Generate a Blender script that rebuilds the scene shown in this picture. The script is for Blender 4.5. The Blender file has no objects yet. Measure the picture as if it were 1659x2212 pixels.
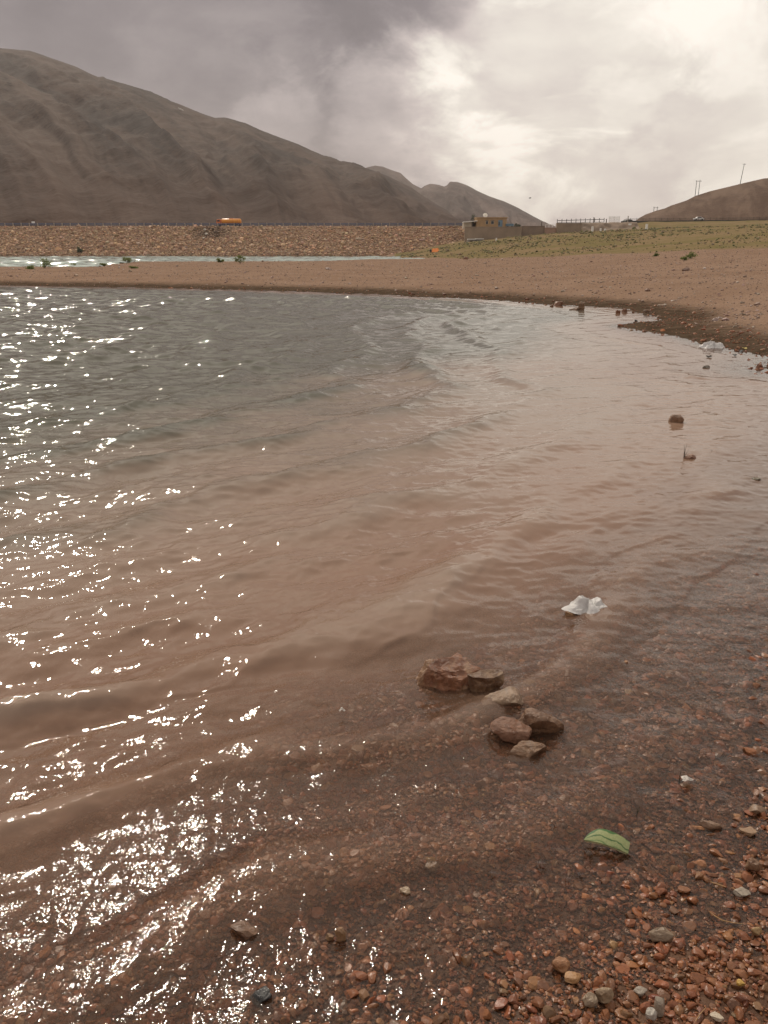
import bpy, bmesh, math, random
import numpy as np
from mathutils import Vector, Matrix

random.seed(11)
rng = np.random.default_rng(11)
scene = bpy.context.scene
COL = scene.collection

# ------------------------------------------------------------------ camera
# picture coordinates below are those of a 1659 x 2212 print of the photograph
F = 1841.0
CX, CY = 829.5, 1106.0
PITCH = math.radians(16.95)
CH = 1.5
SP, CP = math.sin(PITCH), math.cos(PITCH)


def ray(px, py):
    x = (px - CX) / F
    y = -(py - CY) / F
    return np.array([x, CP + y * SP, -SP + y * CP])


def gp(px, py, z=0.0):
    d = ray(px, py)
    t = (z - CH) / d[2]
    return np.array([0, 0, CH]) + d * t


def at(px, py, Y):
    d = ray(px, py)
    return np.array([0, 0, CH]) + d * (Y / d[1])


def mpp(p):  # metres per print pixel at a point
    return (p[1] * CP - (p[2] - CH) * SP) / F


cam_data = bpy.data.cameras.new('camera')
cam_data.sensor_fit = 'VERTICAL'
cam_data.sensor_height = 36.0
cam_data.lens = 36.0 * F / 2212.0
cam_data.clip_start = 0.05
cam_data.clip_end = 30000
cam = bpy.data.objects.new('camera', cam_data)
COL.objects.link(cam)
cam.location = (0, 0, CH)
cam.rotation_euler = (math.pi / 2 - PITCH, 0, 0)
scene.camera = cam

scene.view_settings.view_transform = 'Standard'
scene.view_settings.look = 'None'
scene.view_settings.gamma = 1.0
scene.view_settings.exposure = 0.0
scene.render.engine = 'CYCLES'
cy = scene.cycles
cy.use_denoising = True
cy.max_bounces = 7
cy.diffuse_bounces = 3
cy.glossy_bounces = 3
cy.transmission_bounces = 4
cy.transparent_max_bounces = 16
cy.volume_bounces = 0
cy.sample_clamp_indirect = 4.0


# ------------------------------------------------------------------ noise
def _hash(ix, iy, seed):
    n = (ix * 374761393 + iy * 668265263 + seed * 974634777) & 0x7FFFFFFF
    n = ((n ^ (n >> 13)) * 1274126177) & 0x7FFFFFFF
    return (n ^ (n >> 16)) & 0xFFFF


def perlin(x, y, seed=0):
    x = np.asarray(x, float); y = np.asarray(y, float)
    xi = np.floor(x).astype(np.int64); yi = np.floor(y).astype(np.int64)
    xf = x - xi; yf = y - yi
    u = xf * xf * xf * (xf * (xf * 6 - 15) + 10)
    v = yf * yf * yf * (yf * (yf * 6 - 15) + 10)

    def g(ax, ay, fx, fy):
        a = _hash(ax, ay, seed) * (2 * math.pi / 65536.0)
        return np.cos(a) * fx + np.sin(a) * fy
    a = g(xi, yi, xf, yf); b = g(xi + 1, yi, xf - 1, yf)
    c = g(xi, yi + 1, xf, yf - 1); d = g(xi + 1, yi + 1, xf - 1, yf - 1)
    return ((a + (b - a) * u) * (1 - v) + (c + (d - c) * u) * v) * 1.4


def fbm(x, y, octv=4, seed=0, gain=0.5):
    s = 0; a = 1; f = 1
    for i in range(octv):
        s = s + a * perlin(x * f, y * f, seed + i * 7)
        a *= gain; f *= 2.03
    return s


def sstep(a, b, x):
    t = np.clip((x - a) / (b - a), 0, 1)
    return t * t * (3 - 2 * t)


# ------------------------------------------------------------------ terrain
edge_img = [(1659, 800), (1600, 766), (1520, 744), (1440, 729), (1362, 708), (1385, 699), (1407, 692),
            (1380, 678), (1330, 667), (1200, 658), (1000, 645), (800, 635), (600, 629), (400, 624), (200, 620),
            (0, 617), (-400, 611), (-1000, 604)]
BAY = [(-60, -6), (-8, -6), (-3, -2), (-1.2, 0.35), (-.4, .88), (.066, 1.2), (.5, 1.42), (.98, 1.72), (1.42, 2.25),
       (1.76, 2.75), (2.05, 3.2), (2.5, 3.7), (3.2, 4.6), (4.2, 6.2), (5.3, 8.4), (6.0, 10.4)]
BAY += [tuple(gp(a, b)[:2]) for a, b in edge_img]
BAY += [(-70, 36)]
BAY = np.array(BAY)


def signed(X, Y):
    """distance to the bay's shoreline, positive on land"""
    shp = X.shape
    X = X.ravel(); Y = Y.ravel()
    d2 = np.full(X.shape, 1e12); ins = np.zeros(X.shape, bool)
    n = len(BAY)
    for i in range(n):
        ax, ay = BAY[i]; bx, by = BAY[(i + 1) % n]
        ex, ey = bx - ax, by - ay
        t = np.clip(((X - ax) * ex + (Y - ay) * ey) / (ex * ex + ey * ey), 0, 1)
        dx = X - ax - t * ex; dy = Y - ay - t * ey
        d2 = np.minimum(d2, dx * dx + dy * dy)
        cond = (ay > Y) != (by > Y)
        with np.errstate(divide='ignore', invalid='ignore'):
            xi = ax + (Y - ay) * ex / (ey if ey != 0 else 1e-9)
        ins ^= cond & (X < xi)
    d = np.sqrt(d2)
    return np.where(ins, -d, d).reshape(shp)


COLS = [
    (-1400, [(35, 0), (45, .3), (52, .3), (58, -.3), (70, -1.2), (296, -1.2), (302, -.5), (330, 5), (345, 9), (9000, 9)]),
    (0, [(42, 0), (50, .2), (60, .34), (66, .32), (71, .05), (75, -.4), (90, -1.2), (296, -1.2), (302, -.5), (330, 5), (345, 9), (9000, 9)]),
    (300, [(40, 0), (50, .18), (80, .36), (97, .38), (104, .1), (112, -.4), (125, -1.2), (296, -1.2), (302, -.5), (330, 5), (345, 9), (9000, 9)]),
    (800, [(34, 0), (45, .2), (90, .4), (120, .45), (128, .1), (136, -.4), (150, -1), (230, -1), (296, -.8), (302, -.3), (330, 5), (345, 9), (9000, 9)]),
    (900, [(31, 0), (45, .22), (90, .42), (122, .46), (130, .1), (138, -.3), (150, -.4), (205, -.3), (215, .1), (298, 1.1), (330, 5), (345, 9), (9000, 9)]),
    (1010, [(28, 0), (40, .25), (90, .45), (122, .5), (131, .25), (138, .28), (200, 1.2), (290, 4.6), (330, 6.5), (345, 9), (9000, 9)]),
    (1200, [(25, 0), (40, .3), (90, .6), (118, .75), (126, .72), (160, 2.0), (285, 7.2), (330, 8.4), (345, 9.5), (9000, 9.5)]),
    (1400, [(21, 0), (30, .35), (60, .8), (93, 1.25), (100, 1.22), (140, 2.6), (280, 8.3), (330, 10), (380, 13.8), (420, 14.4), (9000, 14.4)]),
    (1659, [(13, 0), (20, .25), (40, .8), (80, 1.7), (85, 1.7), (130, 4.0), (260, 8.9), (330, 11.4), (380, 14.1), (420, 14.5), (9000, 14.5)]),
    (2600, [(4, 0), (15, .4), (60, 2), (100, 4), (250, 9), (330, 11.4), (380, 14.1), (420, 14.5), (9000, 14.5)]),
]
FU = F / CP


def extra(X, Y):
    px = CX + FU * X / np.maximum(Y, 0.5)
    prof = np.array([np.interp(Y, [k[0] for k in c[1]], [k[1] for k in c[1]]) for c in COLS])
    xs = np.array([c[0] for c in COLS], float)
    px = np.clip(px, xs[0], xs[-1] - 1e-3)
    i = np.clip(np.searchsorted(xs, px, side='right') - 1, 0, len(xs) - 2)
    t = (px - xs[i]) / (xs[i + 1] - xs[i])
    idx = np.arange(X.size).reshape(X.shape)
    P = prof.reshape(len(xs), -1)
    a = P[i.ravel(), idx.ravel()].reshape(X.shape); b = P[(i + 1).ravel(), idx.ravel()].reshape(X.shape)
    return a * (1 - t) + b * t


def ground_h(X, Y, detail=True):
    X = np.asarray(X, float); Y = np.asarray(Y, float)
    sd = signed(X, Y)
    wob = 0.18 * perlin(X * 0.9, Y * 0.9, 3) + .10 * perlin(X * 2.7, Y * 2.7, 4)
    far = sstep(4, 14, Y)
    sdw = sd + wob * (1 - .3 * far) + far * .5 * perlin(X * .35, Y * .35, 9)
    land = np.minimum(0.062 * np.maximum(sdw, 0), 0.16)
    ex = extra(X, Y) * sstep(0, 5, sd)
    depth = 1.7 * (1 - np.exp(-np.maximum(-sdw, 0) * (0.030 + .10 * sstep(10, 22, Y))))
    h = np.where(sdw > 0, land, -depth) + np.where(sd > 0, ex, 0)
    if detail:
        lo = sstep(12, 60, Y)
        h = h + .006 * fbm(X * 6, Y * 6, 2, 21) * (1 - lo) + .03 * fbm(X * .8, Y * .8, 3, 31) * sstep(8, 25, Y) * (sd > 0) * sstep(0, 2, sd)
        h = h + .25 * fbm(X * .06, Y * .06, 3, 41) * sstep(130, 200, Y) * (px_of(X, Y) > 900)
    return h


def px_of(X, Y):
    return CX + FU * X / np.maximum(Y, .5)


def gz(x, y):
    return float(ground_h(np.array([x]), np.array([y]))[0])


# ------------------------------------------------------------------ object helpers
def tag(o, label=None, cat=None, group=None, kind=None):
    if label: o['label'] = label
    if cat: o['category'] = cat
    if group: o['group'] = group
    if kind: o['kind'] = kind
    return o


def np_mesh(name, V, Fc, smooth=False):
    """mesh from numpy arrays; all faces the same vertex count"""
    V = np.asarray(V, np.float32); Fc = np.asarray(Fc, np.int32)
    me = bpy.data.meshes.new(name)
    k = Fc.shape[1]
    me.vertices.add(len(V)); me.vertices.foreach_set('co', V.ravel())
    me.loops.add(Fc.size); me.loops.foreach_set('vertex_index', Fc.ravel())
    me.polygons.add(len(Fc))
    me.polygons.foreach_set('loop_start', np.arange(0, Fc.size, k, dtype=np.int32))
    me.polygons.foreach_set('use_smooth', np.full(len(Fc), smooth))
    me.update(calc_edges=True)
    return me


def fattr(me, name, arr):
    a = me.attributes.new(name, 'FLOAT', 'POINT')
    a.data.foreach_set('value', np.asarray(arr, np.float32).ravel())


def cattr(me, name, arr):
    a = me.attributes.new(name, 'FLOAT_COLOR', 'POINT')
    c = np.ones((len(arr), 4), np.float32); c[:, :3] = arr
    a.data.foreach_set('color', c.ravel())


def link(name, me, mat, parent=None):
    o = bpy.data.objects.new(name, me)
    COL.objects.link(o)
    if mat is not None:
        me.materials.clear(); me.materials.append(mat)
    if parent is not None:
        o.parent = parent
    return o


def empty(name, loc, rz=0.0):
    o = bpy.data.objects.new(name, None)
    COL.objects.link(o)
    o.location = Vector([float(v) for v in loc]); o.rotation_euler = (0, 0, rz)
    o.empty_display_size = .2
    return o


class MB:
    """collects boxes, bars, prisms, tubes into one mesh"""
    def __init__(s):
        s.bm = bmesh.new()

    def box(s, c, size, rz=0, rx=0, ry=0, taper=1.0):
        r = bmesh.ops.create_cube(s.bm, size=1)['verts']
        for v in r:
            k = taper if v.co.z > 0 else 1
            v.co = Vector((v.co.x * size[0] * k, v.co.y * size[1] * k, v.co.z * size[2]))
        M = Matrix.Translation(Vector(c)) @ Matrix.Rotation(rz, 4, 'Z') @ Matrix.Rotation(ry, 4, 'Y') @ Matrix.Rotation(rx, 4, 'X')
        bmesh.ops.transform(s.bm, matrix=M, verts=r)
        return s

    def tube(s, pts, rad, n=8):
        rad = rad if isinstance(rad, (list, tuple)) else [rad] * len(pts)
        pts = [Vector(p) for p in pts]
        rings = []
        for i, p in enumerate(pts):
            d = (pts[min(i + 1, len(pts) - 1)] - pts[max(i - 1, 0)]).normalized()
            up = Vector((0, 0, 1)) if abs(d.z) < .95 else Vector((1, 0, 0))
            a = d.cross(up).normalized(); b = d.cross(a)
            rings.append([s.bm.verts.new(p + (a * math.cos(2 * math.pi * j / n) + b * math.sin(2 * math.pi * j / n)) * rad[i]) for j in range(n)])
        for i in range(len(rings) - 1):
            for j in range(n):
                s.bm.faces.new((rings[i][j], rings[i][(j + 1) % n], rings[i + 1][(j + 1) % n], rings[i + 1][j]))
        s.bm.faces.new(rings[0]); s.bm.faces.new(list(reversed(rings[-1])))
        return s

    def prism(s, poly, y0, y1):
        a = [s.bm.verts.new((x, y0, z)) for x, z in poly]; b = [s.bm.verts.new((x, y1, z)) for x, z in poly]
        n = len(poly)
        for i in range(n):
            s.bm.faces.new((a[i], a[(i + 1) % n], b[(i + 1) % n], b[i]))
        s.bm.faces.new(list(reversed(a))); s.bm.faces.new(b)
        return s

    def build(s, name, mat, parent=None, bevel=0, smooth=False):
        if bevel:
            bmesh.ops.bevel(s.bm, geom=list(s.bm.edges), offset=bevel, segments=2, affect='EDGES', profile=.6)
        bmesh.ops.recalc_face_normals(s.bm, faces=s.bm.faces)
        me = bpy.data.meshes.new(name)
        s.bm.to_mesh(me); s.bm.free()
        if smooth:
            me.polygons.foreach_set('use_smooth', np.ones(len(me.polygons), bool))
        return link(name, me, mat, parent)


# ------------------------------------------------------------------ material helpers
class NT:
    def __init__(s, name):
        s.m = bpy.data.materials.new(name); s.m.use_nodes = True
        s.t = s.m.node_tree; s.t.nodes.clear()
        s.out = s.n('ShaderNodeOutputMaterial')

    def n(s, typ, **kw):
        nd = s.t.nodes.new(typ)
        for k, v in kw.items():
            setattr(nd, k, v)
        return nd

    def l(s, a, b):
        s.t.links.new(a, b)

    def val(s, nd, key, v):
        if hasattr(v, 'is_linked') or isinstance(v, bpy.types.NodeSocket):
            s.l(v, nd.inputs[key])
        else:
            nd.inputs[key].default_value = v

    def math(s, op, a, b=0.0, c=None, clamp=False):
        nd = s.n('ShaderNodeMath', operation=op, use_clamp=clamp)
        s.val(nd, 0, a); s.val(nd, 1, b)
        if c is not None: s.val(nd, 2, c)
        return nd.outputs[0]

    def mix(s, f, a, b, blend='MIX'):
        nd = s.n('ShaderNodeMix', data_type='RGBA', blend_type=blend)
        s.val(nd, 0, f)
        for k, v in ((6, a), (7, b)):
            if isinstance(v, (tuple, list)): v = tuple(v) + (1,) if len(v) == 3 else v
            s.val(nd, k, v)
        return nd.outputs[2]

    def rng(s, v, a, b, c=0.0, d=1.0, smooth=True):
        nd = s.n('ShaderNodeMapRange', interpolation_type='SMOOTHSTEP' if smooth else 'LINEAR')
        s.val(nd, 0, v)
        for i, q in enumerate((a, b, c, d)): nd.inputs[i + 1].default_value = q
        return nd.outputs[0]

    def noise(s, vec, scale, detail=4, rough=.55, dist=0.0):
        nd = s.n('ShaderNodeTexNoise')
        if vec is not None: s.l(vec, nd.inputs['Vector'])
        nd.inputs['Scale'].default_value = scale; nd.inputs['Detail'].default_value = detail
        nd.inputs['Roughness'].default_value = rough; nd.inputs['Distortion'].default_value = dist
        return nd.outputs[0]

    def attr(s, name, color=False):
        nd = s.n('ShaderNodeAttribute', attribute_name=name)
        return nd.outputs['Color'] if color else nd.outputs['Fac']

    def pos(s):
        return s.n('ShaderNodeNewGeometry').outputs['Position']

    def obj(s):
        return s.n('ShaderNodeTexCoord').outputs['Object']

    def bump(s, h, strength=.5, dist=.02, normal=None):
        nd = s.n('ShaderNodeBump'); nd.inputs['Strength'].default_value = strength
        nd.inputs['Distance'].default_value = dist; s.l(h, nd.inputs['Height'])
        if normal is not None: s.l(normal, nd.inputs['Normal'])
        return nd.outputs[0]

    def principled(s, col, rough=.6, normal=None, spec=.5, metal=0.0):
        p = s.n('ShaderNodeBsdfPrincipled')
        if isinstance(col, (tuple, list)): col = tuple(col) + (1,) if len(col) == 3 else col
        s.val(p, 'Base Color', col); s.val(p, 'Roughness', rough)
        s.val(p, 'Specular IOR Level', spec); p.inputs['Metallic'].default_value = metal
        if normal is not None: s.l(normal, p.inputs['Normal'])
        s.l(p.outputs[0], s.out.inputs['Surface'])
        return p


def simple_mat(name, col, rough=.6, var=.25, scale=6.0, bump=0.0, spec=.5, metal=0.0):
    m = NT(name)
    o = m.obj()
    n = m.noise(o, scale, 5)
    dark = tuple(c * (1 - var) for c in col); lite = tuple(min(1, c * (1 + var)) for c in col)
    c = m.mix(m.rng(n, .3, .7), dark, lite)
    nrm = m.bump(m.noise(o, scale * 4, 4), .6, bump) if bump else None
    m.principled(c, rough, nrm, spec, metal)
    return m.m


def rock_mat(name, c1, c2, c3=None, rough=.45, scale=14.0, bump=.008):
    m = NT(name)
    o = m.obj()
    n = m.noise(o, scale, 6, .6, .6)
    c = m.mix(m.rng(n, .35, .65), c1, c2)
    if c3:
        v = m.n('ShaderNodeTexNoise'); m.l(o, v.inputs['Vector']); v.inputs['Scale'].default_value = scale * .45
        v.inputs['Detail'].default_value = 3; v.inputs['Distortion'].default_value = 1.5
        c = m.mix(m.rng(v.outputs[0], .52, .6), c, c3)
    g = m.noise(o, scale * 6, 4)
    c = m.mix(m.rng(g, .35, .75, 0, .45), c, tuple(q * .45 for q in c1))
    r = m.rng(n, .3, .7, rough * .6, rough * 1.3)
    m.principled(c, r, m.bump(m.noise(o, scale * 2.2, 8, .68, .4), 1.0, bump * 1.6), .4)
    return m.m


# ------------------------------------------------------------------ ground sheet
def build_ground():
    w = np.concatenate([np.linspace(-1.35, -.62, 40)[:-1], np.linspace(-.62, .62, 420), np.linspace(.62, 1.35, 40)[1:]])
    g = np.concatenate([np.exp(np.linspace(math.log(.5), math.log(130), 620)), np.exp(np.linspace(math.log(130), math.log(480), 190))[1:],
                        np.exp(np.linspace(math.log(480), math.log(14000), 30))[1:]])
    Y = (g - 1.0)[:, None] + 0 * w[None]
    X = w[None] * g[:, None]
    H = ground_h(X, Y)
    nr, nc = X.shape
    V = np.stack([X, Y, H], -1).reshape(-1, 3)
    i = np.arange((nr - 1) * nc).reshape(nr - 1, nc)[:, :-1].ravel()
    Fc = np.stack([i, i + 1, i + nc + 1, i + nc], 1)
    me = np_mesh('ground', V, Fc, True)
    sd = signed(X, Y); px = px_of(X, Y)
    # where grass grows: the slope beyond the pink gravel on the right
    Yb = np.interp(px, [860, 900, 1010, 1200, 1400, 1659, 2600], [215, 222, 132, 123, 97, 83, 70])
    grass = sstep(-3, 6, Y - Yb + 4 * fbm(X * .12, Y * .12, 3, 77)) * (px > 850)
    fattr(me, 'grass', grass)
    fattr(me, 'height', H)
    m = NT('ground_gravel')
    p = m.pos()
    gr = m.attr('grass'); ht = m.attr('height')
    n1 = m.noise(p, .35, 5, .6); n2 = m.noise(p, 3.0, 5, .6); n3 = m.noise(p, 30.0, 4, .6)
    dry = m.mix(m.rng(n1, .3, .7), (.172, .110, .077), (.22, .148, .108))
    dry = m.mix(m.rng(n2, .42, .72, 0, .55), dry, (.21, .135, .09))
    dry = m.mix(m.rng(n3, .45, .75, 0, .45), dry, (.46, .33, .25))
    wet = m.mix(m.rng(n2, .35, .65), (.066, .032, .019), (.105, .053, .031))
    wet = m.mix(m.rng(n3, .5, .7, 0, .5), wet, (.12, .068, .042))
    wn = m.math('ADD', ht, m.math('MULTIPLY', m.math('SUBTRACT', n2, .5), .10))
    far = m.n('ShaderNodeSeparateXYZ'); m.l(p, far.inputs[0])
    wet = m.mix(m.rng(far.outputs[1], 4, 9), wet, m.mix(m.rng(n2, .35, .65), (.055, .038, .026), (.085, .060, .042)))
    nearf = m.rng(far.outputs[1], 3.5, 9.0)           # the near beach lies in the swash and is soaked
    dryf = m.math('MULTIPLY', m.rng(wn, .05, .20), nearf)
    soil = m.mix(dryf, wet, dry)
    g1 = m.noise(p, .09, 5, .65); g2 = m.noise(p, .5, 4, .6)
    gcol = m.mix(m.rng(g1, .36, .64), (.145, .116, .056), (.205, .142, .086))
    gcol = m.mix(m.rng(g2, .45, .68, 0, .55), gcol, (.115, .112, .042))
    gcol = m.mix(m.rng(m.noise(p, 1.3, 3), .6, .72, 0, .5), gcol, (.30, .20, .13))
    soil = m.mix(m.rng(ht, -.10, -.22), soil, m.mix(m.rng(n2, .35, .65), (.20, .13, .09), (.26, .18, .125)))
    col = m.mix(gr, soil, gcol)
    b = m.bump(m.noise(p, 5, 6, .65), .7, .05)
    b = m.bump(m.noise(p, 70, 4, .6), .6, .006, b)
    rough = m.rng(dryf, 0, 1, .6, .9)
    m.principled(col, rough, b, m.rng(far.outputs[1], 3.5, 9.0, .15, .0))
    o = link('ground', me, m.m)
    tag(o, kind='structure')
    return o


build_ground()


# ------------------------------------------------------------------ water
def build_water():
    w = np.concatenate([np.linspace(-1.3, -.60, 60)[:-1], np.linspace(-.60, .56, 560), np.linspace(.56, 1.2, 50)[1:]])
    g = np.concatenate([np.exp(np.linspace(math.log(.9), math.log(46), 1650)), np.exp(np.linspace(math.log(46), math.log(330), 560))[1:]])
    Y = (g - 1.0)[:, None] + 0 * w[None]
    X = w[None] * g[:, None]
    H = ground_h(X, Y)
    dep = -H
    sd = signed(X, Y)
    off = np.maximum(-sd, 0)
    sp = np.maximum(np.gradient(X, axis=1), np.gradient(Y, axis=0))
    Z = np.zeros_like(X); DX = np.zeros_like(X); DY = np.zeros_like(X)
    r = np.random.default_rng(5)
    main = math.atan2(-.575, .818)
    env = sstep(0.05, 1.6, off)
    env = np.where(Y > 60, 1.0, np.maximum(env, .55 * sstep(10, 18, Y)))
    calm = (.92 + (.22 * sstep(2.0, 5, Y) + .55 * sstep(7, 16, Y)) * sstep(.0, -.25, X / (Y + 1))) * (1 - .60 * sstep(-.12, .20, X / (Y + 1)) * sstep(2.5, 6, Y))
    # wind sea: many short waves around the wind direction
    N = 72
    for i in range(N):
        lam = .05 * (26 ** (i / (N - 1.0)))
        ang = main - .25 + r.normal(0, .5)
        k = 2 * math.pi / lam
        A = .0092 * lam * (1.0 if lam < .6 else (.6 / lam) ** .35)
        fade = sstep(2.2, 4.5, lam / sp)
        rows = np.where((fade > 0).any(1))[0]
        if not len(rows): continue
        R_ = slice(0, rows.max() + 1)
        x_, y_ = X[R_], Y[R_]
        q1 = max(lam, .25)
        patch = np.maximum(.42 + .95 * perlin(x_ * .5 / q1 + i * 3.1, y_ * .5 / q1, 100 + i), .06)
        ph = k * (x_ * math.cos(ang) + y_ * math.sin(ang)) + r.uniform(0, 6.28) + 1.2 * perlin(x_ * .4 + i, y_ * .4, 60 + i)
        a = A * fade[R_] * patch * env[R_] * calm[R_]
        if lam > .8: a = a * sstep(.6, 4, off[R_])
        sn = np.sin(ph)
        Z[R_] += a * np.cos(ph)
        DX[R_] -= .8 * a * math.cos(ang) * sn; DY[R_] -= .8 * a * math.sin(ang) * sn
    # the open lagoon beyond the spit carries longer waves
    fl = Y[:, 0] > 60
    for i in range(26):
        lam = 1.5 * (4.5 ** (i / 25.0)); ang = -1.2 + r.normal(0, .5); k = 2 * math.pi / lam
        Xl, Yl = X[fl], Y[fl]
        Z[fl] += .0105 * lam * sstep(2.0, 4.0, lam / sp[fl]) * np.cos(k * (Xl * math.cos(ang) + Yl * math.sin(ang)) + r.uniform(0, 6.28) + perlin(Xl * .1 + i, Yl * .1, 160 + i))
    # swell rolling up the beach, its crests bent parallel to the shoreline
    warp = .30 * fbm(X * .45, Y * .45, 3, 300)
    q = off + warp
    ph = 2 * math.pi * np.log1p(.16 * np.maximum(q, -1)) / (.16 * .60) + 1.3
    c = .5 + .5 * np.cos(ph)
    crest = c ** 3.4
    amp = .084 * sstep(.12, 1.1, off) * (1 - .35 * sstep(2.5, 9, off)) * (.7 + .65 * fbm(X * .55, Y * .55, 2, 310))
    amp = np.where(Y > 30, 0, np.maximum(amp, 0)) * (1 - .80 * sstep(-.45, .9, X - .12 * Y))
    Z += amp * (crest - .3)
    q2 = off + .16 * fbm(X * .8, Y * .8, 3, 330)
    sf = np.mod(q2 / .46 + .35, 1.0)
    lap = np.exp(-sf * 5.0) * sstep(0, .07, sf) - .15
    Z += .0105 * lap * sstep(.03, .2, off) * sstep(2.4, 1.4, off) * (Y < 30) * np.clip(.6 + .8 * perlin(X * .7, Y * .7, 340), .1, 1.3)
    # thin swash riding up the gravel and the small ripples on it
    Z += .005 * sstep(.5, -.3, off) + .0035 * fbm(X * 9, Y * 9, 3, 320) * sstep(2.2, 4.5, .11 / sp) * (Y < 30)
    V = np.stack([X + DX, Y + DY, Z], -1).reshape(-1, 3)
    nr, nc = X.shape
    i = np.arange((nr - 1) * nc).reshape(nr - 1, nc)[:, :-1]
    keep = (H < .09)
    kq = keep[:-1, :-1] | keep[1:, :-1] | keep[:-1, 1:] | keep[1:, 1:]
    i = i[kq].ravel()
    Fc = np.stack([i, i + 1, i + nc + 1, i + nc], 1)
    used = np.zeros(len(V), bool); used[Fc.ravel()] = True
    remap = np.cumsum(used) - 1
    me = np_mesh('lake_water', V[used], remap[Fc], True)
    fattr(me, 'depth', (np.maximum(dep, 0) + np.maximum(Z, 0) * 1.5).ravel()[used])
    uu = X / (Y + 1)
    fattr(me, 'swash', (1 - .88 * sstep(.9, 2.0, off + .5 * np.maximum(Y - 2.4, 0))).ravel()[used])
    fattr(me, 'lagoon', (Y > 60).astype(float).ravel()[used])
    fattr(me, 'chop', (1.0 * (1 - .74 * sstep(-.14, .16, uu) * sstep(2.0, 4.5, Y))).ravel()[used])
    dl = (X + .28) * .818 - (Y - 2.4) * .575
    fattr(me, 'turb', (7.2 + 7.5 * sstep(.25, -.40, dl) + 8.0 * sstep(2.5, 4.6, Y)).ravel()[used])
    m = NT('lake_water')
    p = m.pos(); d = m.attr('depth')
    mp = m.n('ShaderNodeMapping'); mp.inputs['Rotation'].default_value = (0, 0, -main); mp.inputs['Scale'].default_value = (1, .45, 1)
    m.l(p, mp.inputs[0]); pv = mp.outputs[0]
    n_big = m.noise(pv, 7, 2, .5, .4); n_mid = m.noise(pv, 24, 2, .5, .5); n_fin = m.noise(p, 85, 2, .5)
    chop = m.attr('chop'); turb = m.attr('turb')
    n_big, n_mid = [m.math('MULTIPLY', q, chop) for q in (n_big, n_mid)]
    n_fin = m.math('MULTIPLY', n_fin, m.attr('swash'))
    b = m.bump(n_big, 1.0, .010); b = m.bump(n_mid, 1.0, .0042, b); b = m.bump(n_fin, 1.0, .0018, b)
    plume = m.noise(p, .55, 4, .6)
    dd = m.math('ADD', d, m.math('MULTIPLY', m.math('SUBTRACT', plume, .5), .16))
    mud = m.mix(m.rng(dd, .05, .20), (.215, .125, .084), (.240, .175, .135))
    mud = m.mix(m.rng(dd, .16, .36), mud, (.108, .102, .080))
    mud = m.mix(m.attr('lagoon'), mud, (.30, .35, .315))
    T = m.math('EXPONENT', m.math('MULTIPLY', m.math('POWER', m.math('MULTIPLY', d, turb), 1.35), -1.0))
    T = m.math('MULTIPLY', T, .99)
    dif = m.n('ShaderNodeBsdfDiffuse'); m.l(mud, dif.inputs[0])
    tr = m.n('ShaderNodeBsdfTransparent'); tr.inputs[0].default_value = (.99, .955, .915, 1)
    body = m.n('ShaderNodeMixShader'); m.l(T, body.inputs[0]); m.l(dif.outputs[0], body.inputs[1]); m.l(tr.outputs[0], body.inputs[2])
    gl = m.n('ShaderNodeBsdfGlossy'); gl.inputs['Roughness'].default_value = .05; m.l(b, gl.inputs['Normal'])
    fr = m.n('ShaderNodeFresnel'); fr.inputs[0].default_value = 1.33; m.l(b, fr.inputs['Normal'])
    sh = m.n('ShaderNodeMixShader'); m.l(fr.outputs[0], sh.inputs[0]); m.l(body.outputs[0], sh.inputs[1]); m.l(gl.outputs[0], sh.inputs[2])
    m.l(sh.outputs[0], m.out.inputs['Surface'])
    o = link('lake_water', me, m.m)
    tag(o, kind='structure')


build_water()


# ------------------------------------------------------------------ stones
def ico(sub):
    bm = bmesh.new(); bmesh.ops.create_icosphere(bm, subdivisions=sub, radius=1)
    V = np.array([v.co[:] for v in bm.verts]); Fc = np.array([[v.index for v in f.verts] for f in bm.faces]); bm.free()
    return V, Fc


def stone_variants(sub, n, seed, cuts=9, flat=(.42, .75), rough=.0, cmin=.5):
    r = np.random.default_rng(seed)
    V0, Fc = ico(sub)
    out = []
    for i in range(n):
        V = V0.copy()
        V += .12 * np.stack([np.sin(V[:, 1] * 2.3 + i), np.sin(V[:, 2] * 2.1 + i * 2), np.sin(V[:, 0] * 1.9 + i * 3)], 1)
        for c in range(cuts):
            nn = r.normal(size=3); nn /= np.linalg.norm(nn); cc = r.uniform(cmin, .9)
            V -= np.maximum(V @ nn - cc, 0)[:, None] * nn * .96
        if rough:
            V *= (1 + rough * (np.sin(V[:, :1] * 9 + i) * np.sin(V[:, 1:2] * 8 + 2 * i) + .6 * np.sin(V[:, 2:3] * 17 + i)))
        V[:, 1] *= r.uniform(.62, .95); V[:, 2] *= r.uniform(*flat)
        V /= np.abs(V[:, :2]).max()
        out.append(V)
    return np.array(out), Fc


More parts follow.
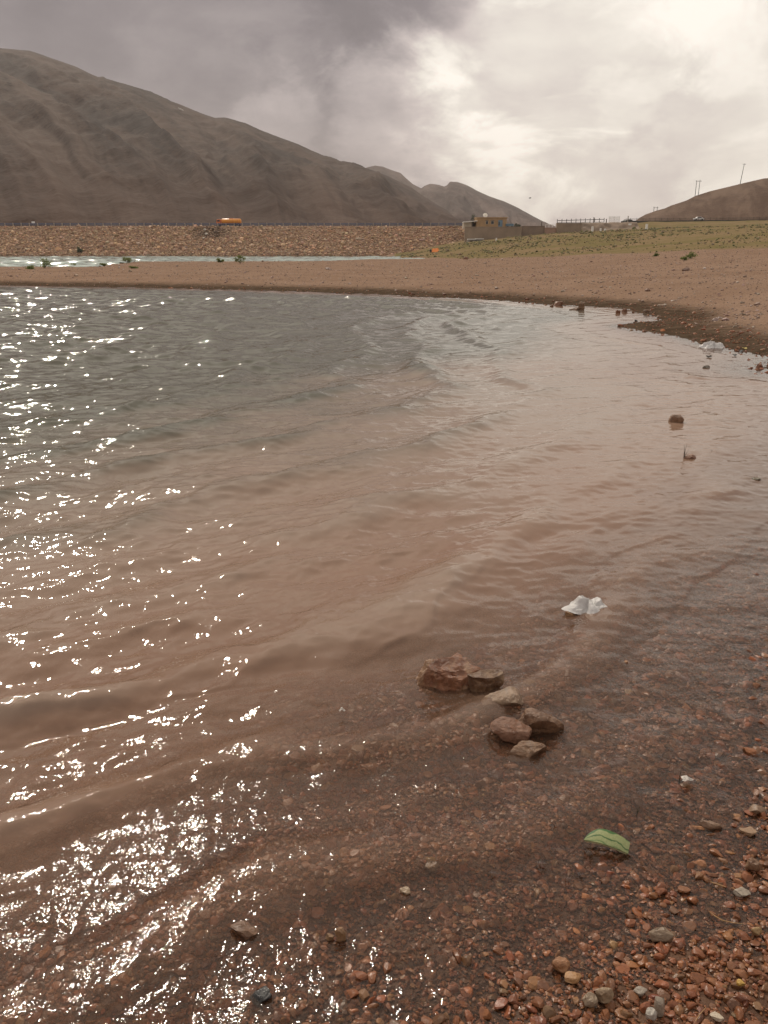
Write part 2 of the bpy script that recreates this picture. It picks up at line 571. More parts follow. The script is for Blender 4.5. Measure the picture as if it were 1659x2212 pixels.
def scatter_mesh(name, specs, mat, smooth):
    """specs: (variants, faces, positions, sizes, yaw, tilt axis yaw, tilt, colours, squash)"""
    VV, FF, CC = [], [], []; base = 0
    for var, fc, P, S, yaw, tilt, col in specs:
        n = len(P)
        if n == 0: continue
        k = rng.integers(0, len(var), n)
        L = var[k] * S[:, None, None]
        c, s = np.cos(tilt)[:, None], np.sin(tilt)[:, None]
        y = L[:, :, 1] * c - L[:, :, 2] * s; z = L[:, :, 1] * s + L[:, :, 2] * c; x = L[:, :, 0]
        c, s = np.cos(yaw)[:, None], np.sin(yaw)[:, None]
        W = np.stack([x * c - y * s, x * s + y * c, z], -1) + P[:, None, :]
        nv = var.shape[1]
        VV.append(W.reshape(-1, 3)); CC.append(np.repeat(col, nv, 0))
        FF.append((fc[None] + (base + np.arange(n) * nv)[:, None, None]).reshape(-1, 3)); base += n * nv
    me = np_mesh(name, np.concatenate(VV), np.concatenate(FF), smooth)
    cattr(me, 'tint', np.concatenate(CC))
    o = link(name, me, mat)
    return tag(o, kind='stuff')


def pick_colours(n, pal, wts, jit=.12):
    pal = np.array(pal); k = rng.choice(len(pal), n, p=np.array(wts) / sum(wts))
    c = pal[k] * np.exp(rng.normal(0, jit, (n, 1))) * np.exp(rng.normal(0, .05, (n, 3)))
    return np.clip(c, .008, .8)


def stone_mat(name, rough, scale, bump, mottled=.5, spec=.5):
    m = NT(name)
    p = m.pos(); c = m.attr('tint', True)
    n = m.noise(p, scale, 5, .6)
    c2 = m.mix(m.rng(n, .35, .7, 0, mottled), c, m.mix(1.0, c, (.45, .40, .38), 'MULTIPLY'))
    m.principled(c2, m.rng(n, .3, .7, rough * .7, rough * 1.25), m.bump(m.noise(p, scale * 1.6, 4, .6), .7, bump), spec)
    return m.m


WETPAL = [(a * 1.10, b * .80, c * .60) for a, b, c in [(.165, .082, .046), (.185, .096, .054), (.15, .078, .046), (.21, .118, .066), (.14, .090, .060), (.21, .14, .088), (.105, .060, .040), (.215, .095, .046)]]
WETW = [5, 5, 4, 2.5, 2.5, 1.6, 2, .8]
DRYPAL = [(a * .72, b * .70, c * .72) for a, b, c in [(.38, .26, .19), (.33, .22, .16), (.44, .33, .255), (.28, .185, .135), (.21, .14, .10), (.50, .40, .33)]]
DRYW = [5, 4, 4, 2, .8, 1]

m_wet = stone_mat('wet_gravel_stone', .36, 120, .0015, spec=.32)
m_dry = stone_mat('dry_gravel_stone', .75, 14, .006)
v1h = stone_variants(2, 26, 1, 10, (.36, .72), .0, .36)
v1m = stone_variants(1, 26, 2, 8, (.38, .75), 0, .4)
v1l = stone_variants(0 + 1, 20, 3, 6, (.4, .8))
V0, F0 = ico(1)


def low_variants(n, seed):
    r = np.random.default_rng(seed)
    bm = bmesh.new(); bmesh.ops.create_icosphere(bm, subdivisions=1, radius=1); bm.free()
    phi = (1 + 5 ** .5) / 2
    V = np.array([(-1, phi, 0), (1, phi, 0), (-1, -phi, 0), (1, -phi, 0), (0, -1, phi), (0, 1, phi), (0, -1, -phi), (0, 1, -phi), (phi, 0, -1), (phi, 0, 1), (-phi, 0, -1), (-phi, 0, 1)]) / 1.9
    Fc = np.array([(0, 11, 5), (0, 5, 1), (0, 1, 7), (0, 7, 10), (0, 10, 11), (1, 5, 9), (5, 11, 4), (11, 10, 2), (10, 7, 6), (7, 1, 8), (3, 9, 4), (3, 4, 2), (3, 2, 6), (3, 6, 8), (3, 8, 9), (4, 9, 5), (2, 4, 11), (6, 2, 10), (8, 6, 7), (9, 8, 1)])
    out = []
    for i in range(n):
        W = V + r.normal(0, .13, V.shape)
        W[:, 1] *= r.uniform(.6, .95); W[:, 2] *= r.uniform(.4, .75)
        out.append(W)
    return np.array(out), Fc


vlo = low_variants(24, 8)


def near_points(density, y0, y1, wmax=.66):
    # uniform on the ground in the wedge the camera looks over
    A = wmax * ((y1 + 1) ** 2 - (y0 + 1) ** 2)
    n = int(A * density)
    g = np.sqrt(rng.uniform((y0 + 1) ** 2, (y1 + 1) ** 2, n))
    w = rng.uniform(-wmax, wmax, n)
    return w * g, g - 1


def near_gravel():
    specs = []

    def add(var, dens, y0, y1, s0, s1, lift, tilt, maxdepth=.30):
        x, y = near_points(dens, y0, y1)
        z = ground_h(x, y)
        k = z > -maxdepth
        x, y, z = x[k], y[k], z[k]
        n = len(x)
        S = s0 * (s1 / s0) ** (rng.uniform(0, 1, n) ** 1.3)
        P = np.stack([x, y, z + S * lift * rng.uniform(.2, 1.0, n)], 1)
        specs.append((var[0], var[1], P, S, rng.uniform(0, 6.28, n), rng.normal(0, tilt, n), pick_colours(n, WETPAL, WETW)))
    # sizes are half lengths in metres
    add(v1h, 1500, .75, 2.25, .0095, .0195, .42, .28)
    add(v1m, 5200, .75, 2.25, .0052, .0095, .55, .38)
    add(vlo, 7000, .75, 2.25, .0028, .0052, .9, .5)
    add(v1h, 1050, 2.25, 4.6, .012, .027, .42, .22)
    add(vlo, 4200, 2.25, 4.2, .0055, .0095, .8, .4)
    return specs


scatter_mesh('gravel', near_gravel(), m_wet, False)


def far_gravel():
    n = 90000
    g = np.exp(rng.uniform(math.log(5), math.log(135), n)); w = rng.uniform(-.75, .75, n)
    X = w * g; Y = g - 1
    H = ground_h(X, Y); sd = signed(X, Y); px = px_of(X, Y)
    Yb = np.interp(px, [860, 900, 1010, 1200, 1400, 1659, 2600], [215, 222, 132, 123, 97, 83, 70])
    k = (H > -.05) & (sd > -.6) & (Y < Yb + 4) & (Y > 4)
    X, Y, H, sd = X[k], Y[k], H[k], sd[k]
    n = len(X)
    S = .014 * np.exp(rng.normal(0, .55, n)) + .0003 * Y * rng.uniform(0, 1, n)
    big = (rng.uniform(0, 1, n) < .012) & (Y > 16)
    S = np.where(big, S * rng.uniform(2, 3.6, n), S)
    wet = (H + rng.normal(0, .02, n) < .10)
    col = np.where(wet[:, None], pick_colours(n, WETPAL, WETW) * 1.15, pick_colours(n, DRYPAL, DRYW))
    P = np.stack([X, Y, H + S * .18], 1)
    return [(vlo[0], vlo[1], P, S, rng.uniform(0, 6.28, n), rng.normal(0, .25, n), col)]


scatter_mesh('shore_gravel', far_gravel(), m_dry, False)



def grass_tufts():
    n = 16000
    Y = rng.uniform(75, 292, n); px = rng.uniform(860, 2100, n)
    X = (px - CX) / FU * Y
    Yb = np.interp(px, [860, 900, 1010, 1200, 1400, 1659, 2600], [215, 222, 132, 123, 97, 83, 70])
    dens = .35 + .8 * fbm(X * .05, Y * .035, 3, 700) + .4 * perlin(X * .3, Y * .2, 710)
    k = (Y > Yb + 2) & (rng.uniform(0, 1, n) < dens)
    X, Y = X[k], Y[k]; n = len(X)
    S = .13 * np.exp(rng.normal(0, .4, n)) * (Y / 160)
    P = np.stack([X, Y, ground_h(X, Y) + S * .3], 1)
    col = pick_colours(n, [(.155, .14, .055), (.125, .125, .045), (.21, .16, .08), (.22, .155, .095)], [4, 2.5, 3, 1.5], .15)
    return [(vlo[0] * np.array([1, 1, 1.3]), vlo[1], P, S, rng.uniform(0, 6.28, n), rng.normal(0, .25, n), col)]


scatter_mesh('grass_tufts', grass_tufts(), stone_mat('grass_tuft', .9, 8, .01), False)

# ------------------------------------------------------------------ the dam
DAM_X0, DAM_X1 = -480.0, 33.0
CREST = 10.3


def dam_z(y):
    return (y - 301.5) / 16.0 * CREST


m = NT('dam_fill')
p = m.pos()
stain = m.n('ShaderNodeVectorMath', operation='DISTANCE'); m.l(p, stain.inputs[0]); stain.inputs[1].default_value = tuple(at(455, 500, 315))
nz = m.noise(p, .5, 5, .65)
c = m.mix(m.rng(m.noise(p, 1.6, 4), .35, .65), (.27, .175, .12), (.38, .26, .175))
m.principled(c, .9, m.bump(m.noise(p, 1.2, 5), .8, .3), .2)
dam_m = m.m
t = MB()
poly = [(0, -3), (16 + 3 * 16 / CREST, CREST), (26, CREST), (48, -3)]
# cross-section along Y, extruded along X
bm = t.bm
ys = [(296.8, -3.0), (317.5, CREST), (327.5, CREST), (350, -3.0)]
ra = [bm.verts.new((DAM_X0, y, z)) for y, z in ys]; rb = [bm.verts.new((DAM_X1 + (4 if i in (1, 2) else 0), y, z)) for i, (y, z) in enumerate(ys)]
for i in range(4):
    bm.faces.new((ra[i], ra[(i + 1) % 4], rb[(i + 1) % 4], rb[i]))
bm.faces.new(ra); bm.faces.new(list(reversed(rb)))
dam = t.build('dam', dam_m)
tag(dam, 'long rock filled embankment dam across the far side of the lake', 'dam')

m = NT('riprap_stone')
p = m.pos(); c = m.attr('tint', True)
c2 = m.mix(m.rng(m.noise(p, 2.2, 4), .4, .7, 0, .5), c, m.mix(1.0, c, (.5, .45, .42), 'MULTIPLY'))
m.principled(c2, .85, m.bump(m.noise(p, 3, 4), .7, .1), .25)
rip_m = m.m


def riprap():
    n = 30000
    X = rng.uniform(-215, DAM_X1 + 1, n); f = rng.uniform(-.02, 1.0, n)
    Y = 301.5 + 16 * f
    Z = dam_z(Y)
    S = .21 * np.exp(rng.normal(0, .52, n)) + .16 * (1 - f) * rng.uniform(0, 1, n)
    col = pick_colours(n, [(.42, .275, .175), (.35, .215, .135), (.52, .36, .245), (.25, .16, .105), (.37, .27, .195)], [4, 4, 2, 2, 2], .24)
    # an old spill has blackened the stones below the crest
    c0 = at(455, 502, 314)
    d = np.sqrt(((X - c0[0]) / 7.5) ** 2 + ((Z - c0[2]) / 2.4) ** 2)
    col *= (1 - .62 * sstep(1.25, .5, d + .25 * rng.normal(0, 1, n) * .5))[:, None]
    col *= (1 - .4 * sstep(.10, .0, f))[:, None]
    P = np.stack([X, Y - .05, Z + .05], 1)
    return [(vlo[0], vlo[1], P, S, rng.uniform(0, 6.28, n), rng.normal(.3, .4, n), col)]


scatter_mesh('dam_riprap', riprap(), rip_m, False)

# crest railing: concrete posts with blue pipe rails
m_conc = simple_mat('pale_concrete', (.30, .265, .235), .85, .2, 2.0)
m_blue = simple_mat('blue_paint', (.055, .085, .16), .5, .2, 2.0)
rail = empty('crest_railing', (-60, 318.6, CREST))
tag(rail, 'low blue pipe railing with pale concrete posts along the dam crest', 'railing')
step = 2.9
xs = np.arange(-172, 34, step) + 60
mb = MB()
for z in (.42, .72, .98):
    mb.tube([(-230, 0, z), (94, 0, z)], .09, 6)
mb.build('rail', m_blue, rail)
mb = MB(); mb.box((0, 0, .55), (.32, .32, 1.1), taper=.9)
post0 = mb.build('post', m_conc, rail, .02)
for i, x in enumerate(xs):
    o = post0 if i == 0 else post0.copy()
    if i: COL.objects.link(o); o.parent = rail
    o.location = (x, -.2, 0)

# ------------------------------------------------------------------ tanker on the crest
m_or = simple_mat('orange_tank_paint', (.62, .24, .025), .35, .08, 1.0)
m_or2 = simple_mat('red_orange_cab_paint', (.55, .14, .03), .4, .08, 1.0)
m_tyre = simple_mat('tyre_rubber', (.02, .02, .02), .85, .2, 8)
m_glass = simple_mat('dark_glass', (.02, .025, .03), .08, .1, 3)
m_steel = simple_mat('dull_steel', (.25, .24, .23), .5, .15, 5, metal=.6)
m_chas = simple_mat('black_chassis', (.03, .028, .026), .7, .2, 4)
tp = at(497, 489, 322)
tk = empty('tanker_truck', (tp[0], 322.3, CREST))
tag(tk, 'orange tanker truck parked on the dam crest behind the railing', 'tanker')
mb = MB()
L = 7.2; zc = 1.78; r0 = .92
prof = [(-L / 2, .02), (-L / 2 + .05, .45), (-L / 2 + .18, .75), (-L / 2 + .45, r0), (L / 2 - .45, r0), (L / 2 - .18, .75), (L / 2 - .05, .45), (L / 2, .02)]
mb.tube([(x + .5, 0, zc) for x, r in prof], [r for x, r in prof], 24)
tank = mb.build('tank', m_or, tk, smooth=True)
for x in (-1.2, .6, 2.4): MB().tube([(x + .5 - .04, 0, zc), (x + .5 + .04, 0, zc)], r0 + .03, 24).build('tank_band', m_or2, tank)
MB().box((.5, 0, zc + r0 + .05), (1.6, .5, .16)).build('hatch', m_or2, tank, .03)
cab = MB().prism([(-4.7, .75), (-4.72, 1.5), (-4.45, 2.45), (-3.3, 2.5), (-3.25, .75)], -1.05, 1.05).build('cab', m_or2, tk, .06)
MB().box((-3.95, -1.08, 1.95), (.85, .03, .55)).build('window', m_glass, cab)
MB().box((-4.62, 0, 1.95), (.06, 1.7, .6), ry=.27).build('windscreen', m_glass, cab)
MB().tube([(-4.75, -1.25, 1.75), (-4.75, -1.25, 2.15)], .1, 8).build('mirror', m_chas, cab)
MB().box((-.3, 0, .72), (8.2, .9, .28)).build('chassis', m_chas, tk, .03)
wh = None
for x in (-3.9, 1.9, 3.1):
    for s in (-1, 1):
        if wh is None:
            wh = MB().tube([(0, -.16, 0), (0, -.15, 0), (0, .15, 0), (0, .16, 0)], [.40, .5, .5, .40], 20).build('wheel', m_tyre, tk, smooth=False)
            rim = MB().tube([(0, -.18, 0), (0, .18, 0)], .25, 14).build('rim', m_steel, wh)
            o = wh
        else:
            o = wh.copy(); COL.objects.link(o); o.parent = tk
            c = rim.copy(); COL.objects.link(c); c.parent = o
        o.location = (x, s * .92, .5)

# ------------------------------------------------------------------ mountains
def heightfield(name, px, Y0, Yr, rows, rid, seed, amp, lam, skew, mat, nt=150, back=1.5, edge=3.0, z0=8.0, pw=.95):
    px = np.asarray(px, float)
    t = np.concatenate([np.linspace(0, 1, nt), np.linspace(1, back, 24)[1:]])
    row = np.interp(px, [a for a, b in rid], [b for a, b in rid])
    yr = np.interp(px, [rid[0][0], rid[-1][0]], Yr) if isinstance(Yr, (tuple, list)) else np.full(px.shape, Yr)
    s = np.tan(np.arctan((CY - row) / F) - PITCH)
    zr = CH + s * yr
    T = t[:, None] + 0 * px[None]
    Y = Y0 + (yr[None] - Y0) * T
    X = (px[None] - CX) / FU * Y
    rise = np.where(T <= 1, np.clip(T, 0, 1) ** pw, np.clip(1 - (T - 1) / (back - 1) * 1.1, 0, 1))
    Z = z0 + (zr[None] - z0) * rise
    # spurs and gullies run down the fall line, which here leans to the right
    q = px[None] + skew * np.maximum(492 - row, 12)[None] * T + 26 * fbm(X / 300, Y / 300, 3, seed)
    rg = 1 - np.abs(perlin(q / lam, T * 1.3, seed + 1)) * 1.6
    rg2 = 1 - np.abs(perlin(q / (lam * .37), T * 3, seed + 2)) * 1.6
    rg4 = 1 - np.abs(perlin(q / (lam * .15), T * 7, seed + 3)) * 1.6
    lam = lam * 1.6
    rg3 = fbm(X / (lam * .16), Y / (lam * .2), 4, seed + 5)
    up = np.sin(np.clip(T, 0, 1) * math.pi) ** .8 * np.clip((zr[None] - z0) / 120, .08, 1)
    Z = Z + amp * up * ((rg - .7) + .30 * (rg2 - .7) + .05 * rg3 + .10 * (rg4 - .7))
    Z = Z + edge * fbm(X / 45, Y / 60, 4, seed + 9) * np.clip((zr[None] - z0) / 60, .0, 1) * (.35 + .65 * (T < .97))
    nr, nc = X.shape
    V = np.stack([X, Y, Z], -1).reshape(-1, 3)
    i = np.arange((nr - 1) * nc).reshape(nr - 1, nc)[:, :-1].ravel()
    me = np_mesh(name, V, np.stack([i, i + 1, i + nc + 1, i + nc], 1), True)
    fattr(me, 'gq', q / lam * 1.6); fattr(me, 'gt', T + 0 * q)
    o = link(name, me, mat)
    tag(o, kind='structure')
    return X, Y, Z


def hill_mat(name, a, b, c, sc, bump):
    m = NT(name)
    p = m.pos()
    n1 = m.noise(p, sc, 6, .62, .5); n2 = m.noise(p, sc * 7, 5, .6); n3 = m.noise(p, sc * 40, 3, .6)
    col = m.mix(m.rng(n1, .35, .65), a, b)
    col = m.mix(m.rng(n2, .45, .7, 0, .6), col, c)
    col = m.mix(m.rng(n3, .5, .62, 0, .7), col, tuple(q * .40 for q in a))
    n4 = m.noise(p, sc * 16, 4, .7, 1.0)
    col = m.mix(m.rng(n4, .56, .66, 0, .5), col, tuple(q * 1.35 for q in c))
    sl = m.n('ShaderNodeSeparateXYZ'); m.l(p, sl.inputs[0])
    # scree and scrub follow the gullies down the slope
    cx_ = m.n('ShaderNodeCombineXYZ')
    m.l(m.attr('gq'), cx_.inputs[0]); m.l(m.math('MULTIPLY', m.attr('gt'), 1.1), cx_.inputs[1]); m.l(m.math('MULTIPLY', sl.outputs[2], .004), cx_.inputs[2])
    n5 = m.noise(cx_.outputs[0], 1.7, 7, .62, .5)
    col = m.mix(m.rng(n5, .42, .66, 0, .75), col, tuple(q * 1.5 for q in c))
    col = m.mix(m.rng(n5, .50, .32, 0, .7), col, tuple(q * .5 for q in a))
    col = m.mix(m.rng(sl.outputs[2], 10, 95, .55, 0), col, tuple(q * w for q, w in zip(b, (1.25, .95, .75))))
    nb = m.bump(n2, .8, bump); nb = m.bump(n3, .8, bump * .25, nb)
    m.principled(col, .95, nb, .1)
    return m.m


RID1 = [(-900, 70), (-500, 66), (-200, 80), (0, 92), (50, 103), (110, 110), (160, 128), (205, 145), (245, 165), (256, 165), (262, 170), (330, 191), (400, 222), (450, 243), (480, 254),
        (500, 254), (540, 264), (580, 284), (640, 307), (700, 335), (735, 349), (765, 352), (793, 363), (840, 381), (887, 405), (924, 430), (960, 453), (994, 480), (1020, 492), (1060, 497)]
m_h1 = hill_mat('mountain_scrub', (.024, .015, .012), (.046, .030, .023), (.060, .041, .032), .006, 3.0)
M1 = heightfield('mountain', np.concatenate([np.linspace(-900, -60, 120)[:-1], np.linspace(-60, 1060, 520)]), 380, (1550, 1500), None, RID1, 500, 20, 150, 1.2, m_h1, nt=190)
RID2 = [(500, 380), (700, 372), (780, 366), (796, 361), (810, 357.5), (827, 359.6), (845, 367), (865, 374), (874, 383), (889.6, 397), (908, 406.5), (915.6, 401), (927, 396.6), (944, 398.6), (957, 402.5),
        (962.5, 400), (969, 392), (986, 393.4), (1004, 400), (1025, 411.6), (1051, 423), (1085, 435), (1116, 449.4), (1142, 463.7), (1163, 475), (1184, 484.6), (1215, 494)]
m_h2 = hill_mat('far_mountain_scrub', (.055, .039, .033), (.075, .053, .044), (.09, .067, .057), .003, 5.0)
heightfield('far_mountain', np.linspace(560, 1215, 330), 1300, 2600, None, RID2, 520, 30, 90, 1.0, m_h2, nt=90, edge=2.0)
RID3 = [(1355, 486), (1366, 478), (1376, 470), (1388, 463), (1410, 455), (1428, 450), (1440, 444), (1455, 439), (1472, 433), (1490, 423), (1520, 413), (1560, 403), (1600, 393), (1630, 385.5), (1659, 383), (1720, 392), (1850, 380), (2100, 330), (2500, 300)]
m_h3 = hill_mat('hill_scrub', (.060, .043, .034), (.092, .067, .052), (.125, .092, .070), .04, 1.0)
M3 = heightfield('hill', np.concatenate([np.linspace(1355, 1700, 240), np.linspace(1700, 2500, 80)[1:]]), 396, 480, None, RID3, 540, 4.0, 60, .5, m_h3, nt=90, edge=.8, z0=14.2, pw=.8)


def on_field(M, px, py):
    """first hit of the view ray with a height field, as a point"""
    X, Y, Z = M
    col = int(np.argmin(np.abs((X[0] / Y[0]) * FU + CX - px)))
    rows = CY - F * np.tan(np.arctan((Z[:, col] - CH) / Y[:, col]) + PITCH)
    j = int(np.argmax(rows <= py)) if (rows <= py).any() else int(np.argmin(rows))
    return np.array([X[j, col], Y[j, col], Z[j, col]])


# ------------------------------------------------------------------ buildings by the dam
m_mud = simple_mat('tan_render', (.36, .235, .125), .9, .14, .8)
m_cream = simple_mat('cream_render', (.46, .40, .32), .9, .12, .8)
m_white = simple_mat('white_paint', (.78, .77, .74), .6, .06, 1)
m_wall = simple_mat('earth_wall', (.27, .205, .15), .95, .14, .35, .03)
m_wall2 = simple_mat('brown_earth_wall', (.215, .16, .12), .95, .14, .35, .03)
m_wall3 = simple_mat('pink_brick_wall', (.33, .215, .16), .95, .12, .4, .03)
m_blue2 = simple_mat('light_blue_paint', (.12, .20, .27), .5, .12, 1.2)
m_wood = simple_mat('weathered_wood', (.10, .075, .055), .85, .2, 4)
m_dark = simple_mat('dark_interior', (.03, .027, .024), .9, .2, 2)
m_leafd = simple_mat('dark_foliage', (.035, .05, .02), .8, .35, 4)
m = NT('weed_foliage')
d_ = m.n('ShaderNodeBsdfDiffuse'); t_ = m.n('ShaderNodeBsdfTranslucent'); x_ = m.n('ShaderNodeMixShader')
c_ = m.mix(m.rng(m.noise(m.obj(), 9, 4), .35, .65), (.11, .14, .045), (.20, .22, .085))
m.l(c_, d_.inputs[0]); m.l(c_, t_.inputs[0]); x_.inputs[0].default_value = .5
m.l(d_.outputs[0], x_.inputs[1]); m.l(t_.outputs[0], x_.inputs[2]); m.l(x_.outputs[0], m.out.inputs[0])
m_leaf = m.m

HY = 306.0


def wx(px, Y): return (px - CX) / FU * Y


def wz(py, Y): return float(at(CX, py, Y)[2])


hx0, hx1 = wx(1027, HY), wx(1092, HY); hz0, hz1 = wz(493, HY), wz(470.5, HY)
house = empty('farmhouse', ((hx0 + hx1) / 2, HY, hz0))
tag(house, 'flat roofed tan house with blue door beside the end of the dam', 'house')
W = hx1 - hx0; HH = hz1 - hz0


def lx(px): return wx(px, HY) - (hx0 + hx1) / 2


def lz(py): return wz(py, HY) - hz0


wal = MB().box((0, 4, HH / 2), (W, 8, HH)).build('wall', m_mud, house)
MB().box((0, 4, HH + .09), (W + .5, 8.5, .22)).build('roof', m_mud, house, .03)
for (a, b, t0, b0) in ((1047, 1052.5, 477, 484.5), (1058, 1065, 477, 484.5)):
    f = MB().box(((lx(a) + lx(b)) / 2, -.02, (lz(t0) + lz(b0)) / 2), (lx(b) - lx(a), .14, lz(t0) - lz(b0))).build('window', m_cream, house)
    MB().box(((lx(a) + lx(b)) / 2, -.1, (lz(t0) + lz(b0)) / 2), ((lx(b) - lx(a)) * .78, .06, (lz(t0) - lz(b0)) * .8)).build('pane', m_glass, f)
    MB().box(((lx(a) + lx(b)) / 2, -.08, lz(t0) + .12), ((lx(b) - lx(a)) * 1.15, .2, .16)).build('lintel', m_wood, f)
d = MB().box((lx(1078.5), -.03, (lz(475.5) + lz(490)) / 2), (lx(1083) - lx(1074), .16, lz(475.5) - lz(490))).build('door', m_blue2, house)
MB().box((lx(1076), -.13, (lz(479) + lz(487)) / 2), (.3, .06, lz(479) - lz(487))).build('pane', m_glass, d)
po = MB().box((lx(1008.5), 2.5, (lz(480.5) + 0) / 2), (lx(1017) - lx(1000), 5, lz(480.5))).build('porch_room', m_cream, house)
MB().box((lx(1014), 2.0, lz(478.6)), (lx(1030) - lx(1000), 6, .22), ry=-.09).build('porch_roof', m_white, house)
MB().box((lx(1022), 4.2, .9), (lx(1027) - lx(1017) - .05, .2, 1.8)).build('porch_shade', m_dark, house)  # near-black panel, shade of the open porch put into its colour
MB().tube([(lx(1018.5), -.6, 0), (lx(1018.5), -.6, lz(479.4))], .1, 8).build('porch_post', m_wood, house)
# things on and beside the house
dp = (wx(1046.5, HY), HY + 1.5, hz1 + .2)
dish = empty('satellite_dish', dp)
tag(dish, 'white satellite dish on the roof of the tan house', 'dish')
bm = bmesh.new()
rings = []
for i in range(7):
    rr = .82 * i / 6
    rings.append([bm.verts.new((rr * math.cos(a), .28 * (rr / .82) ** 2 - .0, rr * math.sin(a))) for a in np.linspace(0, 2 * math.pi, 25)[:-1]] if i else [bm.verts.new((0, 0, 0))])
for j in range(24): bm.faces.new((rings[0][0], rings[1][j], rings[1][(j + 1) % 24]))
for i in range(1, 6):
    for j in range(24): bm.faces.new((rings[i][j], rings[i + 1][j], rings[i + 1][(j + 1) % 24], rings[i][(j + 1) % 24]))
bmesh.ops.solidify(bm, geom=list(bm.faces), thickness=.03)
bmesh.ops.rotate(bm, verts=bm.verts, cent=(0, 0, 0), matrix=Matrix.Rotation(math.pi, 3, 'Z') @ Matrix.Rotation(.5, 3, 'X'))
bmesh.ops.translate(bm, verts=bm.verts, vec=(0, 0, .55))
me = bpy.data.meshes.new('reflector'); bm.to_mesh(me); bm.free()
link('reflector', me, m_white, dish)
MB().tube([(0, .2, -.1), (0, .15, .55)], .05, 8).build('mast', m_steel, dish)
MB().tube([(0, -.1, .3), (0, -.75, .75)], .03, 6).build('feed_arm', m_steel, dish)

# blue trailer beside the house
tx = wx(1098, HY)
tr_ = empty('blue_trailer', (tx, HY - .5, hz0))
tag(tr_, 'low blue farm trailer parked right beside the tan house', 'trailer')
MB().box((0, 0, 1.05), (2.5, 1.7, .75), taper=1.05).build('body', m_blue2, tr_, .04)
for x in (-.7, .7):
    MB().tube([(x, -.9, .35), (x, -.7, .35)], .34, 14).build('wheel', m_tyre, tr_)
MB().tube([(1.2, 0, .7), (2.1, 0, .45)], .06, 6).build('drawbar', m_chas, tr_)


def bush(name, base, w, h, n, mat, seed, leaf, stem=True):
    r = np.random.default_rng(seed)
    o = empty(name, base)
    cl = r.normal(0, 1, (max(4, n // 40), 3)); cl /= np.maximum(1, np.linalg.norm(cl, axis=1))[:, None]
    k = r.integers(0, len(cl), n)
    P = cl[k] * np.array([w * .36, w * .36, h * .36]) + r.normal(0, .13, (n, 3)) * np.array([w, w, h]) + np.array([0, 0, h * .5])
    P[:, 2] = np.clip(P[:, 2], 0.0, None)
    a = r.normal(0, 1, (n, 3)); a /= np.linalg.norm(a, axis=1)[:, None]; b = r.normal(0, 1, (n, 3)); b = np.cross(a, b); b /= np.linalg.norm(b, axis=1)[:, None]
    s = leaf * r.uniform(.6, 1.4, (n, 1))
    V = np.stack([P - a * s, P + b * s * .45, P + a * s, P - b * s * .45], 1).reshape(-1, 3)
    me = np_mesh('leaves', V, np.arange(n * 4).reshape(-1, 4))
    link('leaves', me, mat, o)
    if stem:
        mb = MB()
        for i in range(5):
            q = cl[i % len(cl)]
            mb.tube([(0, 0, -.05 * h), (q[0] * w * .15, q[1] * w * .15, h * .3), (q[0] * w * .33, q[1] * w * .33, h * .55)], [w * .02, w * .014, w * .006], 5)
        mb.build('stem', m_wood, o)
    return o


tag(bush('shrub', (wx(1023, HY + 6), HY + 7, hz0), 2.6, 4.6, 500, m_leafd, 3, .22), 'dark shrub rising behind the porch of the tan house', 'shrub')
tag(bush('shrub', (wx(1114, HY + 2), HY + 2, hz0), 2.6, 1.5, 400, m_leafd, 4, .2), 'low dark green shrub behind the wall right of the blue trailer', 'shrub')
sb = at(173.5, 544, 304); tag(bush('shrub', (sb[0], 303.6, dam_z(303.6) + .1), 1.7, 1.9, 420, m_leafd, 5, .2), 'lone dark shrub growing from the stones near the dam foot', 'shrub')

# walls stepping along the far bank; each stands on the grass
def long_wall(name, pxa, pxb, top, bot, Y, mat, label, thick=.6, cap=None, cat='wall'):
    xa, xb = wx(pxa, Y), wx(pxb, Y); z1, z0 = wz(top, Y), wz(bot, Y) - 1.2
    o = empty(name, ((xa + xb) / 2, Y, z0)); tag(o, label, cat)
    MB().box((0, thick / 2, (z1 - z0) / 2), (xb - xa, thick, z1 - z0)).build('wall_body', mat, o, .03)
    MB().box((0, thick / 2, z1 - z0 + .07), (xb - xa, thick + .12, .14)).build('coping', cap or mat, o, .02)
    return o


long_wall('retaining_wall', 1003, 1125, 490.5, 514, 292, m_wall, 'long smooth tan retaining wall below the tan house', 1.2)
long_wall('retaining_wall', 1125.3, 1174, 489, 510, 292.6, m_wall2, 'darker brown wall section right of the long tan retaining wall', 1.2)
long_wall('retaining_wall', 1174.3, 1199.5, 492.5, 508, 292.2, m_wall3, 'short pinkish wall section between the brown wall and the tall one', 1.2)
long_wall('retaining_wall', 1199.8, 1253, 482.5, 507, 291.5, m_wall, 'tall plain wall carrying a dark railing on top', 1.6)
# earth bank behind the white posts
X_ = np.linspace(wx(1250, 294), wx(1372, 294), 60); r_ = np.linspace(0, 1, 12)
XX, RR = np.meshgrid(X_, r_)
YY = 289 + 7 * RR; zt = np.interp(XX, [X_[0], X_[-1]], [wz(481.5, 296), wz(480, 296)]); zb = np.interp(XX, [X_[0], X_[-1]], [wz(500, 289), wz(494, 289)]) - .5
ZZ = zb + (zt - zb) * sstep(0.0, .9, RR + .1 * fbm(XX * .3, RR * 3, 3, 8)) + .15 * fbm(XX * .5, YY * .5, 3, 12)
n_ = XX.shape[1]; i_ = np.arange((XX.shape[0] - 1) * n_).reshape(-1, n_)[:, :-1].ravel()
bank = link('earth_bank', np_mesh('earth_bank', np.stack([XX, YY, ZZ], -1).reshape(-1, 3), np.stack([i_, i_ + 1, i_ + n_ + 1, i_ + n_], 1), True), simple_mat('bank_earth', (.20, .145, .105), .95, .25, .4, .05))
